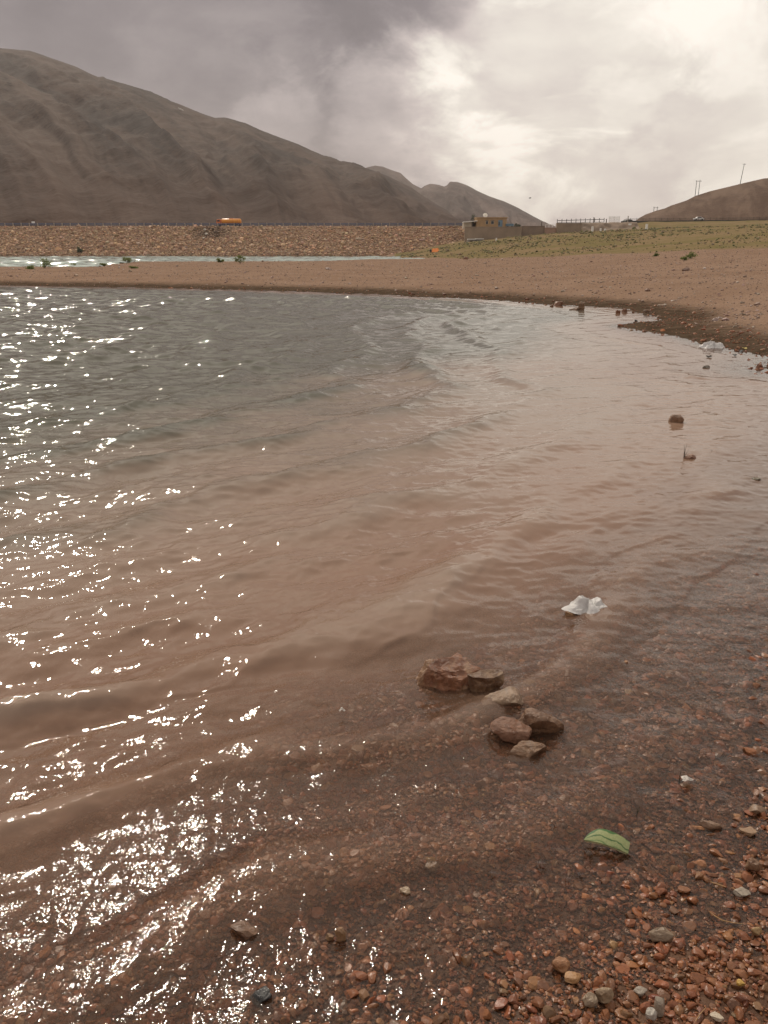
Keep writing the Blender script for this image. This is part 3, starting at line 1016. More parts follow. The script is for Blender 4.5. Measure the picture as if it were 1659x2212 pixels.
tag(bank, kind='structure')

# railing on the tall wall
zt = wz(482.5, 292.5) + .1
rl = empty('wall_railing', (wx(1200, 292.6), 292.6, zt)); tag(rl, 'dark bar railing with posts running along the top of the tall wall', 'railing')
xl = wx(1300, 292.6) - wx(1200, 292.6)
MB().tube([(0, 0, .75), (xl, 0, 1.15)], .10, 6).build('rail', m_chas, rl)
MB().tube([(0, 0, .15), (xl, 0, .3)], .06, 6).build('rail', m_chas, rl)
p0 = None
for k in range(11):
    x = xl * k / 10
    if p0 is None:
        p0 = MB().box((0, 0, .55), (.16, .16, 1.3)).build('post', m_chas, rl)
        o = p0
    else:
        o = p0.copy(); COL.objects.link(o); o.parent = rl
    o.location = (x, 0, .04 * k * .9)
# short white railing left of the tall wall
rl = empty('wall_railing', (wx(1176, 293), 293.4, wz(492.5, 293))); tag(rl, 'short pale railing above the pinkish wall section', 'railing')
xl = wx(1198, 293) - wx(1176, 293)
MB().tube([(0, 0, 1.0), (xl, 0, 1.25)], .07, 6).build('rail', m_white, rl)
for k in range(4): MB().box((xl * k / 3, 0, .55), (.12, .12, 1.1)).build('post', m_white, rl)

# lattice panel fence on the skyline
lf = empty('lattice_fence', (wx(1311, 300), 300, wz(482, 300))); tag(lf, 'pale see-through lattice fence standing on the skyline between walls and hill', 'fence')
xl = wx(1333, 300) - wx(1311, 300); zh = wz(469.5, 300) - wz(482, 300)
mb = MB()
for k in range(19): mb.box((xl * k / 18, 0, zh / 2 + .2), (.055, .05, zh))
for k in range(6): mb.box((xl / 2, .06, .3 + zh * k / 5), (xl, .04, .05))
mb.build('lattice_panel', m_white, lf)
for k in (0, .5, 1): MB().box((xl * k, .12, zh / 2), (.12, .12, zh + .6)).build('post', m_white, lf)
# thin poles on the skyline
for px, top, lab in ((1278, 470, 'stubby dark post rising above the railing on the tall wall'), (1305, 473.5, 'short dark post just left of the lattice fence'),
                     (1351, 467, 'thin grey mast right of the lattice fence'), (1167, 480, 'small pale post on the darker brown wall')):
    Y = 297.0
    z0 = wz(484, Y)
    h = wz(top, Y) - z0
    o = empty('post', (wx(px, Y), Y, z0 - .6)); tag(o, lab, 'post')
    o.name = 'skyline_post'
    MB().box((0, 0, h / 2 + .3), (.28 if h < 2.6 else .12, .22, h + .6), taper=.85).build('shaft', m_wood if 'dark' in lab else m_conc, o)
    MB().box((0, 0, h + .62), (.40 if h < 2.6 else .5, .3, .1)).build('cap', m_wood if 'dark' in lab else m_conc, o)

# white marker posts before the bank
for (a, b, t0, b0, lab) in ((1274, 1279, 489, 501, 'tallest of the three white posts before the earth bank'), (1292, 1296, 493, 501, 'middle white post of three before the earth bank'),
                            (1301, 1306, 494, 501.5, 'rightmost of three white posts grouped before the earth bank'), (1389.5, 1395, 484, 497, 'lone white pillar on the grass below the hill'),
                            (1069.5, 1073, 514, 520.5, 'small white marker stone on the grass below the tan wall')):
    Y = 282.0 if a > 1200 else 270.0
    if a > 1380: Y = 272.0
    xa = wx((a + b) / 2, Y); z0 = min(gz(xa, Y) - .2, wz(b0, Y)); z1 = wz(t0, Y)
    o = empty('marker_post', (xa, Y, z0)); tag(o, lab, 'post', 'white posts on the far grass')
    MB().box((0, 0, (z1 - z0) / 2), ((b - a) * Y / FU * .85, .5, z1 - z0), taper=.92).build('shaft', m_white, o, .03)
    MB().box((0, 0, .12), ((b - a) * Y / FU * 1.15, .62, .3)).build('foot', m_conc, o, .02)

# low hut with two white slabs
Y = 284.0
z0 = wz(527, Y)
ht = empty('pump_hut', (wx(1025, Y), Y, z0)); tag(ht, 'low grey concrete hut with two white roof slabs at the dam end', 'hut')
MB().box((-1.05, 1, .65), (2.2, 2.2, 1.4)).build('wall', m_conc, ht, .03)
MB().box((1.3, 1.2, .65), (2.3, 2.0, 1.4)).build('wall', m_steel, ht, .03)
MB().box((-1.0, .9, 1.44), (2.6, 2.8, .2)).build('roof_slab', m_white, ht, .03)
MB().box((1.45, .9, 1.52), (2.7, 2.6, .2)).build('roof_slab', m_white, ht, .03)
MB().box((-1.1, -.12, .5), (.8, .06, .9)).build('door', m_dark, ht)

# orange tarpaulin heap with a near-black block painting the shade in its opening
Y = 247.0
q = at(940, 543, Y); zg = gz(q[0], Y)
tz = zg
tarp = empty('tarpaulin_tent', (q[0], Y, tz)); tag(tarp, 'small bright orange tent of tarpaulin at the grass edge below the dam', 'tent')
bm = bmesh.new()
ridge = [(-.75, 0, .95), (.8, .1, 1.1)]
a = [bm.verts.new(p) for p in ((-1.0, -.8, 0), (1.1, -.8, 0), ridge[1], ridge[0], (1.1, .9, 0), (-1.0, .9, 0))]
for f in ((0, 1, 2, 3), (3, 2, 4, 5), (1, 4, 2), (0, 3, 5)): bm.faces.new([a[i] for i in f])
bmesh.ops.subdivide_edges(bm, edges=bm.edges, cuts=5, use_grid_fill=True)
for v in bm.verts: v.co += Vector((.03 * math.sin(v.co.z * 9), .05 * math.sin(v.co.x * 7 + v.co.z * 5), -.05 * math.sin(v.co.x * 2 + 1.5) * v.co.z))
bmesh.ops.solidify(bm, geom=list(bm.faces), thickness=.03)
me = bpy.data.meshes.new('canopy'); bm.to_mesh(me); bm.free()
link('canopy', me, simple_mat('orange_tarpaulin', (.75, .22, .04), .5, .1, 2), tarp)
MB().box((-1.25, -.3, .35), (.6, .7, .7), taper=.7).build('opening_shade', m_dark, tarp, .08)  # dark colour stands for the shade inside the tent opening

# ------------------------------------------------------------------ road and cars at the foot of the right hill
m_asph = simple_mat('asphalt', (.05, .048, .046), .9, .2, .6)
X0, X1 = wx(1340, 386), wx(2300, 386)
n_ = 60
xr = np.linspace(X0, X1, n_)
zr_ = np.interp(px_of(xr, np.full(n_, 386.0)), [1340, 1400, 1500, 1659, 2300], [14.25, 14.3, 14.45, 14.75, 15.4])
V = np.concatenate([np.stack([xr, np.full(n_, 382.0), zr_ + .05], 1), np.stack([xr, np.full(n_, 390.0), zr_ + .05], 1), np.stack([xr, np.full(n_, 381.5), zr_ - 2.5], 1)])
i_ = np.arange(n_ - 1)
road = link('road', np_mesh('road', V, np.concatenate([np.stack([i_, i_ + 1, i_ + n_ + 1, i_ + n_], 1), np.stack([i_ + 2 * n_, i_ + 2 * n_ + 1, i_ + 1, i_], 1)])), m_asph)
tag(road, kind='structure')
gr_ = empty('roadside_fence', (X0, 381.8, 14.3)); tag(gr_, 'dark thin wire fence along the road below the right hill', 'fence')
mb = MB()
for dz in (.45, .85): mb.tube([(x - X0, 0, z - 14.3 + dz) for x, z in zip(xr, zr_)], .05, 5)
mb.build('wire', m_chas, gr_)
p0 = None
for k in range(48):
    x = X0 + 2.2 + k * 2.6
    zz = float(np.interp(x, xr, zr_))
    if p0 is None:
        p0 = MB().box((0, 0, .5), (.12, .12, 1.3)).build('post', m_wood, gr_); o = p0
    else:
        o = p0.copy(); COL.objects.link(o); o.parent = gr_
    o.location = (x - X0, 0, zz - 14.3)


def car(px, Y, z, paint, label, rz=0):
    c = empty('car', (wx(px, Y), Y, z), rz); tag(c, label, 'car')
    MB().prism([(-2.2, .35), (-2.22, .78), (-1.3, .95), (-.75, 1.42), (.75, 1.42), (1.45, .98), (2.15, .86), (2.2, .35)], -.82, .82).build('body', paint, c, .06)
    MB().prism([(-1.05, .98), (-.68, 1.34), (.68, 1.34), (1.15, .98)], -.845, .845).build('window', m_glass, c)
    for x in (-1.35, 1.35):
        for s in (-1, 1):
            MB().tube([(x, s * .84, .32), (x, s * .66, .32)], .32, 14).build('wheel', m_tyre, c)
    return c


car(1502, 385, float(np.interp(wx(1502, 385), xr, zr_)) + .06, m_white, 'white car driving on the road below the right hill')
car(1350.5, 300.5, wz(483.5, 300.5), m_chas, 'small dark car parked on the skyline left of the hill', .5)
wb = empty('storage_box', (wx(1357, 290), 290.5, wz(486.5, 290))); tag(wb, 'small white box on the bank at the foot of the hill', 'box')
MB().box((0, 0, .25), (.75, .6, .5)).build('body', m_white, wb, .03)
MB().box((0, 0, .54), (.82, .66, .09)).build('lid', m_white, wb, .02)
sg = empty('sign_board', (wx(80, 320), 319.6, CREST)); tag(sg, 'small pale sign board on the dam crest at far left', 'sign')
MB().box((0, 0, 1.35), (1.1, .06, .6)).build('board', m_white, sg, .01)
MB().tube([(0, .06, 0), (0, .06, 1.5)], .05, 6).build('post', m_steel, sg)

# ------------------------------------------------------------------ utility poles on the right hill
def pole_pt(px, py):
    p = on_field(M3, px, py)
    return p


m_pole = simple_mat('pole_timber', (.07, .055, .045), .9, .2, 2)
a = pole_pt(1489.6, 424); Yp = a[1]
hp = empty('utility_pole', (wx(1493, Yp), Yp, a[2] - .4)); tag(hp, 'twin legged utility pole with a crossbar on the hill slope', 'pole')
for px, top, lean in ((1489.2, 389.6, .12), (1495.8, 388.4, .18)):
    x = wx(px, Yp) - wx(1493, Yp); h = wz(top, Yp) - a[2] + .4
    MB().tube([(x, 0, -.4), (x + lean, 0, h)], [.17, .11], 8).build('pole', m_pole, hp)
h = wz(391.5, Yp) - a[2] + .4
MB().box((.1, -.15, h), (3.0, .14, .16)).build('crossarm', m_pole, hp)
for x in (-1.2, .1, 1.4): MB().tube([(x, -.15, h), (x, -.15, h + .4)], .06, 6).build('insulator', m_conc, hp)
b = pole_pt(1581.6, 397)
sp_ = empty('utility_pole', (b[0], b[1], b[2] - .4)); tag(sp_, 'single tall leaning utility pole near the top of the right hill', 'pole')
hh = wz(353.5, b[1]) - b[2] + .4; dx = wx(1586, b[1]) - wx(1581.6, b[1])
MB().tube([(0, 0, -.4), (dx, 0, hh)], [.18, .12], 8).build('pole', m_pole, sp_)
MB().box((dx * .97, -.15, hh - .35), (1.7, .12, .14)).build('crossarm', m_pole, sp_)
for x in (-.7, .7): MB().tube([(dx * .97 + x, -.15, hh - .35), (dx * .97 + x, -.15, hh + .02)], .05, 6).build('insulator', m_conc, sp_)
Yf = 560.0
fp = empty('utility_pole', (wx(1408, Yf), Yf, wz(470, Yf))); tag(fp, 'small distant twin pole just showing behind the left hill shoulder', 'pole')
for px in (1404.5, 1411.5):
    MB().tube([(wx(px, Yf) - wx(1408, Yf), 0, -6), (wx(px, Yf) - wx(1408, Yf), 0, wz(446.5, Yf) - wz(470, Yf))], [.2, .14], 7).build('pole', m_pole, fp)
MB().box((0, -.15, wz(448.5, Yf) - wz(470, Yf)), (3.2, .14, .16)).build('crossarm', m_pole, fp)

# pale scar on the mountain, bird
c = on_field(M1, 411, 238)
sc = MB().box((0, 0, 0), (7, 3, 1.6), ry=.42).box((2.2, -.6, -1.4), (3, 2, 1.2), ry=.5)
o = sc.build('rock_outcrop', simple_mat('pale_outcrop', (.60, .57, .53), .9, .15, .5), None, .3)
o.location = Vector(c) + Vector((0, -1.5, .6)); tag(o, 'tiny pale outcrop high on the mountain slope', 'outcrop')
bp = at(1145, 428, 120.0)
bd = empty('bird', bp); tag(bd, 'tiny dark bird in flight before the pale clouds', 'bird')
m_bird = simple_mat('dark_plumage', (.03, .028, .027), .8, .2, 20)
MB().tube([(-.17, 0, 0), (-.1, 0, .01), (0, 0, .0), (.1, 0, .02), (.16, 0, .03)], [.012, .035, .05, .035, .012], 8).build('body', m_bird, bd, smooth=True)
for s in (-1, 1):
    bm = bmesh.new()
    v = [bm.verts.new(q) for q in ((-.06, s * .03, .02), (.07, s * .03, .02), (.06, s * .16, .10), (-.03, s * .28, .06), (-.06, s * .15, .09))]
    bm.faces.new(v); bmesh.ops.solidify(bm, geom=list(bm.faces), thickness=.008)
    me = bpy.data.meshes.new('wing'); bm.to_mesh(me); bm.free(); link('wing', me, m_bird, bd)
MB().box((-.2, 0, .0), (.1, .05, .01)).build('tail', m_bird, bd)

# pale boulders on the stained part of the dam
for i, (px, py, s, lab) in enumerate(((443, 499, .55, 'topmost of three pale boulders on the stained dam face'), (446, 503, .6, 'largest middle of three pale boulders on the stained dam face'), (439, 507, .5, 'lowest of three pale boulders on the stained dam face'))):
    Y = 317.5 - (i + 1) * 2.2
    q = at(px, py, Y)
    zz = dam_z(Y) + .2
    var, fc = stone_variants(2, 1, 60 + i, 8, (.7, .8), .03)
    o = link('boulder', np_mesh('boulder', var[0] * s, fc, False), simple_mat('pale_boulder', (.52, .47, .41), .9, .15, 2))
    o.location = (q[0], Y - .2, zz); tag(o, lab, 'boulder', 'pale boulders on the dam face')


# ------------------------------------------------------------------ individual stones
def stone(name, label, cat, box, mat, seed, sink=.3, up=0.0, flat=None, yaw=None, base_z=None, sub=4, cuts=12, rough=.02, group=None, depthk=.6, cmin=.33, lump=.055):
    """a stone whose outline fills the print box (x0, y0, x1, y1)"""
    x0, y0, x1, y1 = box
    cx = (x0 + x1) / 2
    zb = 0.0 if base_z is None else base_z
    p = gp(cx, y1, zb)
    if base_z is None:
        for _ in range(4):
            zb = max(gz(p[0], p[1]), -.012)
            p = gp(cx, y1, zb)
    k = mpp(p)
    w = (x1 - x0) * k
    ext = (y1 - y0) * k
    th = math.atan2(CH - zb, p[1])
    dk = depthk * w
    h = max((ext - dk * math.sin(th)) / math.cos(th), .32 * w)
    var, fc = stone_variants(sub, 1, seed, cuts, (1, 1.0001), rough, cmin)
    V = var[0]
    V = np.sign(V) * np.abs(V) ** .74
    r = np.random.default_rng(seed + 7)
    ca, sa = math.cos(seed * 1.7), math.sin(seed * 1.7)
    V = np.stack([V[:, 0] * ca - V[:, 1] * sa, V[:, 0] * sa + V[:, 1] * ca, V[:, 2]], 1)
    V -= (V.max(0) + V.min(0)) / 2
    V /= (V.max(0) - V.min(0))
    if sub > 3 and w < .17: lump = min(lump, .035)
    hz = h / (1 - sink)
    V = V * np.array([w, dk, hz])
    a, b, c = V[:, 0] / w + seed, V[:, 1] / w, V[:, 2] / w
    fr = 3.0 if sub > 3 else 2.2
    nz = fbm(a * fr, b * fr, 4, seed, .55) + fbm(b * fr + 7, c * fr, 4, seed + 40, .55) + fbm(c * fr + 3, a * fr, 4, seed + 80, .55)
    rd = V / np.maximum(np.linalg.norm(V, axis=1), 1e-9)[:, None]
    V += rd * (w * lump * nz)[:, None]
    o = link(name, np_mesh(name, V, fc, False), mat)
    o.location = (float(p[0]), float(p[1] + dk * .5), float(zb + up + hz * (.5 - sink)))
    if yaw: o.rotation_euler = (0, 0, yaw)
    tag(o, label, cat, group)
    return o


rA = rock_mat('red_brown_rock', (.15, .058, .030), (.25, .11, .055), (.28, .16, .09), .35)
rB = rock_mat('brown_rock', (.12, .062, .034), (.22, .13, .07), (.27, .18, .11), .4)
rC = rock_mat('pale_slab_rock', (.21, .13, .08), (.27, .185, .12), (.16, .15, .14), .45, 9)
rD = rock_mat('dull_brown_rock', (.14, .072, .040), (.235, .13, .072), (.09, .046, .028), .45)
rE = rock_mat('pinkish_brown_rock', (.17, .078, .044), (.235, .125, .078), (.20, .08, .034), .45)
rF = rock_mat('buff_rock', (.17, .092, .052), (.235, .14, .082), (.16, .13, .11), .4)
stone('rock', 'largest reddish rock of the row, washed over by a wave', 'rock', (904, 1408, 1048, 1499), rA, 3, .2)
stone('rock', 'brown knobbly rock touching the right side of the largest reddish rock', 'rock', (1010, 1446, 1090, 1508), rB, 8, .2, depthk=.5)
stone('rock', 'pale flat slab with grey top in the middle of the rock row', 'rock', (1045, 1488, 1134, 1533), rC, 13, .2, base_z=.012)
stone('rock', 'dark brown lumpy rock, rightmost of the rock row', 'rock', (1117, 1520, 1226, 1594), rD, 21, .25, depthk=.55)
stone('rock', 'pinkish flat topped rock with rusty edge left of the lumpy one', 'rock', (1062, 1547, 1156, 1611), rE, 34, .25)
stone('rock', 'small buff wedge rock nearest the beach in the rock row', 'rock', (1104, 1602, 1188, 1641), rF, 45, .35)
stone('rock', 'round brown rock alone in the water near the right shore', 'rock', (1449, 893, 1479, 917), rD, 55, .25, cmin=.8, depthk=.9, lump=.012)
sr = stone('rock', 'small flat rock with a dry sprig beside it in the bay', 'rock', (1478, 980, 1507, 995), rE, 56, .3)
stone('rock', 'thin mossy rock just awash at the right edge', 'rock', (1622, 1033, 1646, 1041), rock_mat('mossy_rock', (.07, .06, .03), (.15, .10, .06), None, .4), 57, .4)
stone('rock', 'upright square block standing at the waterline of the spit', 'rock', (1250, 652, 1264, 671), rB, 58, .1, cmin=.62, depthk=.6)
stone('rock', 'low dark stone just left of the upright block', 'rock', (1232, 664, 1251, 671), rD, 59, .3)
stone('rock', 'flat tan stone on the waterline left of the upright block', 'rock', (1198, 650, 1218, 660), rE, 60, .3)
stone('rock', 'small dark stone in the water left of the flat tan one', 'rock', (1188, 658, 1197, 664), rD, 61, .3)
stone('rock', 'pale stone with dark underside on the dry spit', 'rock', (1420, 656, 1441, 665), rC, 62, .1)
stone('rock', 'long buff stone behind the pale stone on the spit', 'rock', (1448, 647, 1480, 660), rF, 63, .2)
stone('rock', 'yellowish stone at the tip of the little inlet', 'rock', (1390, 668, 1410, 676), rF, 64, .3)
stone('rock', 'reddish stone awash in the little inlet', 'rock', (1330, 669, 1342, 678), rA, 65, .3)
stone('rock', 'pink stone awash right of the reddish inlet stone', 'rock', (1344, 667, 1356, 676), rE, 66, .3)
stone('rock', 'black stone in the mouth of the little inlet', 'rock', (1371, 690, 1380, 695), simple_mat('black_stone', (.02, .018, .016), .3, .3, 20), 67, .3)
stone('rock', 'grey stone awash below the white scrap on the right shore', 'rock', (1516, 789, 1537, 797), rock_mat('grey_brown_rock', (.10, .08, .062), (.15, .12, .09), None, .5), 68, .4)
stone('rock', 'reddish stone at the right edge of the far shore', 'rock', (1635, 784, 1650, 796), rA, 69, .2)
stone('rock', 'small brown stone at the left end of the spit waterline', 'rock', (885, 632, 897, 639), rD, 70, .3)
stone('rock', 'tan boulder at the end of the far lagoon', 'rock', (1001, 555, 1012, 564), rE, 71, .2, base_z=.45)
stone('rock', 'orange submerged stone glowing through the shallow water', 'rock', (1338, 1422, 1364, 1444), rock_mat('orange_stone', (.30, .15, .07), (.38, .20, .10), None, .5), 72, .5, base_z=-.03)
stone('rock', 'flat buff stone under the water behind the reddish rock', 'rock', (1228, 1528 - 20, 1300, 1550 - 10), rF, 73, .6, base_z=-.05)

PB = [
    ('rusty orange round pebble resting above a golden one', (1195, 2072, 1235, 2112), (.22, .095, .04), (.30, .15, .07)),
    ('golden brown oval pebble below the rusty orange one', (1221, 2106, 1259, 2131), (.27, .135, .05), (.36, .20, .09)),
    ('long grey brown slab shaped pebble lying diagonally', (1405, 2005, 1456, 2041), (.145, .095, .06), (.20, .14, .092)),
    ('flat brown stone on the beach right of the melon rind', (1516, 1774, 1561, 1799), (.16, .09, .055), (.22, .135, .085)),
    ('pale grey pebble half dry near the right edge', (1589, 1924, 1624, 1946), (.25, .20, .155), (.33, .28, .22)),
    ('round yellowish pebble close to the right edge', (1624, 2004, 1650, 2028), (.26, .165, .07), (.34, .22, .11)),
    ('tan triangular pebble left of the angular one', (1260, 2151, 1292, 2183), (.20, .145, .095), (.27, .20, .14)),
    ('large angular tan pebble with a flat top', (1289, 2139, 1327, 2176), (.21, .14, .085), (.28, .20, .125)),
    ('grey oblong pebble above two whitish ones', (1371, 2136, 1401, 2158), (.21, .17, .135), (.28, .235, .19)),
    ('whitish pebble cut by the bottom of the picture', (1396, 2183, 1421, 2214), (.34, .31, .27), (.44, .40, .35)),
    ('tall narrow grey pebble standing beside the whitish one', (1415, 2163, 1438, 2201), (.25, .20, .155), (.33, .27, .21)),
    ('small bright yellow pebble', (1591, 2120, 1611, 2139), (.40, .24, .05), (.50, .32, .08)),
    ('cream pebble at the bottom edge on the right', (1536, 2196, 1563, 2214), (.36, .29, .21), (.44, .37, .28)),
    ('broad brown slab at the right edge above the triangle', (1622, 1750, 1662, 1766), (.17, .10, .06), (.23, .145, .09)),
    ('big brown block stone at the right edge of the gravel', (1615, 1856, 1647, 1889), (.145, .075, .042), (.20, .115, .065)),
    ('tan triangular stone near the right edge', (1604, 1791, 1637, 1814), (.20, .115, .06), (.27, .165, .095)),
    ('glossy black pebble near the bottom edge', (536, 2155, 586, 2177), (.010, .010, .011), (.022, .02, .02)),
    ('long dark brown chunk in the glittering shallows', (492, 2011, 558, 2039), (.10, .05, .028), (.15, .08, .045)),
    ('upright tan pebble with a smaller one on its left', (723, 2006, 748, 2041), (.19, .105, .052), (.26, .15, .08)),
    ('small round tan pebble left of the upright one', (703, 2021, 721, 2040), (.17, .095, .048), (.23, .14, .075)),
    ('pale wet pebble glinting in the middle of the gravel', (863, 1920, 887, 1938), (.24, .165, .10), (.33, .24, .16)),
    ('brown angular pebble poking out above the swash', (915, 1868, 950, 1888), (.12, .066, .035), (.18, .105, .058)),
]
for i, (lab, bx, c1, c2) in enumerate(PB):
    mt = rock_mat('pebble_%d' % i, c1, c2, None, .28 if 'black' in lab or 'glint' in lab else .45, 60, .0012)
    stone('pebble', lab, 'pebble', bx, mt, 200 + i * 3, .15, up=.007, sub=3, cuts=11, rough=.012, depthk=.62 if 'slab' in lab or 'flat' in lab else .75)

# ------------------------------------------------------------------ watermelon rind
def rind():
    p = gp(1312, 1826, .012)
    root = empty('melon_rind', (p[0], p[1] + .012, .002)); tag(root, 'piece of striped green watermelon rind lying on the wet gravel', 'melon rind')
    L = 102 * mpp(p) * .96
    nu, nv = 44, 18
    R = .13

    def pt(u, v, off):
        # u along the length (0 = pointed left tip), v from the straight near edge to the arched far edge
        wd = .043 * (1 - (1 - min(u / .42, 1)) ** 2.2) ** .8 * (1 - .16 * max(0, (u - .42) / .58) ** 1.5) + .0012
        a = (u - .5) * L / R; b = (.024 - (v + 1) * .5 * wd) / R + .35
        rr = R + off
        x = rr * math.sin(a); y = -rr * math.cos(a) * math.sin(b) * 1.0; z = rr * math.cos(a) * math.cos(b)
        return Vector((x, y, z))
    ZM = min(pt(i / nu, j / nv * 2 - 1, -.011).z for i in range(nu + 1) for j in range(nv + 1))

    def shell(o0, o1, name, mat, parent):
        bm = bmesh.new()
        A = [[bm.verts.new(pt(i / nu, j / nv * 2 - 1, o0)) for j in range(nv + 1)] for i in range(nu + 1)]
        B = [[bm.verts.new(pt(i / nu, j / nv * 2 - 1, o1)) for j in range(nv + 1)] for i in range(nu + 1)]
        for i in range(nu):
            for j in range(nv):
                bm.faces.new((A[i][j], A[i + 1][j], A[i + 1][j + 1], A[i][j + 1])); bm.faces.new((B[i][j], B[i][j + 1], B[i + 1][j + 1], B[i + 1][j]))
            bm.faces.new((A[i][0], B[i][0], B[i + 1][0], A[i + 1][0])); bm.faces.new((A[i][nv], A[i + 1][nv], B[i + 1][nv], B[i][nv]))
        for j in range(nv):
            bm.faces.new((A[0][j], A[0][j + 1], B[0][j + 1], B[0][j])); bm.faces.new((A[nu][j], B[nu][j], B[nu][j + 1], A[nu][j + 1]))
        bmesh.ops.recalc_face_normals(bm, faces=bm.faces)
        bm.verts.index_update()
        uv = [(i / nu, j / nv * 2 - 1) for i in range(nu + 1) for j in range(nv + 1)] * 2
        bmesh.ops.translate(bm, verts=bm.verts, vec=(0, R * .30, -ZM + .003))
        bmesh.ops.rotate(bm, verts=bm.verts, cent=(0, 0, 0), matrix=Matrix.Rotation(-.36, 3, 'Z') @ Matrix.Rotation(.10, 3, 'Y'))
        me = bpy.data.meshes.new(name); bm.to_mesh(me); bm.free()
        fattr(me, 'ru', [q[0] for q in uv]); fattr(me, 'rv', [q[1] for q in uv])
        for f in me.polygons: f.use_smooth = True
        o = link(name, me, mat, parent)
        md = o.modifiers.new('edge', 'EDGE_SPLIT'); md.split_angle = math.radians(45)
        return o
    m = NT('melon_skin')
    o = m.obj()
    w1 = m.noise(o, 34, 4, .6)
    ru = m.attr('ru'); rv = m.attr('rv')
    sq = m.math('SINE', m.math('MULTIPLY', ru, 15.0))
    wob = m.math('ADD', rv, m.math('MULTIPLY_ADD', sq, .13, m.math('MULTIPLY', m.math('SUBTRACT', w1, .5), .95)))
    wob = m.math('ADD', wob, m.math('MULTIPLY', ru, .25))
    st1 = m.rng(m.math('ABSOLUTE', m.math('ADD', wob, .05)), .05, .13, 1, 0)
    edge = m.math('ADD', m.math('SUBTRACT', wob, m.math('MULTIPLY', ru, .95)), 0.0)
    st2 = m.rng(edge, .30, .42, 0, 1)
    lite = m.mix(m.rng(m.noise(o, 260, 3), .45, .7, 0, .6), (.20, .225, .095), (.31, .32, .16))
    c = m.mix(st1, lite, (.035, .085, .022)); c = m.mix(st2, c, (.04, .10, .025))
    st3 = m.rng(m.math('ABSOLUTE', m.math('ADD', wob, .78)), .03, .10, .85, 0); c = m.mix(st3, c, (.05, .11, .03))
    fine = m.rng(m.noise(o, 130, 4, .7, 1.0), .60, .66, 0, .5)
    c = m.mix(fine, c, (.10, .19, .05))
    m.principled(c, .5, m.bump(m.noise(o, 200, 3), .3, .0006), .35)
    skin = shell(.0, -.0025, 'skin', m.m, root)
    shell(-.0027, -.011, 'pith', simple_mat('melon_pith', (.52, .50, .28), .4, .15, 60), root)


rind()


# ------------------------------------------------------------------ plastic bags and scraps
def plastic_mat(name, col, trans=.35):
    m = NT(name)
    o = m.obj()
    d = m.n('ShaderNodeBsdfPrincipled'); d.inputs['Base Color'].default_value = col + (1,); d.inputs['Roughness'].default_value = .3
    t = m.n('ShaderNodeBsdfTranslucent'); t.inputs[0].default_value = col + (1,)
    s = m.n('ShaderNodeMixShader'); s.inputs[0].default_value = trans; m.l(d.outputs[0], s.inputs[1]); m.l(t.outputs[0], s.inputs[2])
    m.l(m.bump(m.noise(o, 45, 5, .65, 1.5), .8, .006), d.inputs['Normal'])
    m.l(s.outputs[0], m.out.inputs[0])
    return m.m


def crumple(name, label, cat, loc, size, seed, mat, fn, nu=70, nv=46, thick=.0012):
    u = np.linspace(-1, 1, nu); v = np.linspace(-1, 1, nv)
    U, Vv = np.meshgrid(u, v)
    edge = 1 + .22 * fbm(U * 2 + seed, Vv * 2, 3, seed)
    r = np.sqrt(U ** 2 + Vv ** 2)
    ang = np.arctan2(Vv, U)
    sq = np.maximum(np.abs(U), np.abs(Vv)) / np.maximum(r, 1e-6)      # square to disc
    rim = 1 + .20 * np.sin(ang * 3 + seed) + .14 * np.sin(ang * 5 + 2 * seed) + .08 * np.sin(ang * 9 + seed)
    X = U * sq * rim * size[0] / 2; Y = Vv * sq * rim * size[1] / 2
    f = 1 - np.abs(fbm(U * 1.6 + seed, Vv * 1.6, 4, seed + 3)) * 1.5
    Z = size[2] * (fn(U, Vv) * .75 + .30 * f * (1 - np.clip(r, 0, 1) ** 3)) + .06 * size[2] * fbm(U * 6, Vv * 6, 3, seed + 5)
    n = X.shape[1]; i = np.arange((X.shape[0] - 1) * n).reshape(-1, n)[:, :-1].ravel()
    me = np_mesh(name, np.stack([X, Y, Z], -1).reshape(-1, 3), np.stack([i, i + 1, i + n + 1, i + n], 1), True)
    o = link(name, me, mat)
    o.location = loc
    md = o.modifiers.new('film', 'SOLIDIFY'); md.thickness = thick
    tag(o, label, cat)
    return o


m_bag = plastic_mat('white_plastic_film', (.72, .70, .69))
p = gp(1284, 1338, 0)
k = mpp(p)


def bagshape(U, V):
    ridge = np.exp(-((U + .30 + .55 * V) / .20) ** 2) * np.clip(1 - (V - .15) ** 2, 0, 1)
    ear = .6 * np.exp(-((U - .72 + .25 * V) / .20) ** 2) * np.clip(1 - (V - .3) ** 2 * 1.6, 0, 1)
    return .85 * ridge + ear + .55 * np.exp(-(U / .95) ** 4 - (V / .8) ** 4) - .2


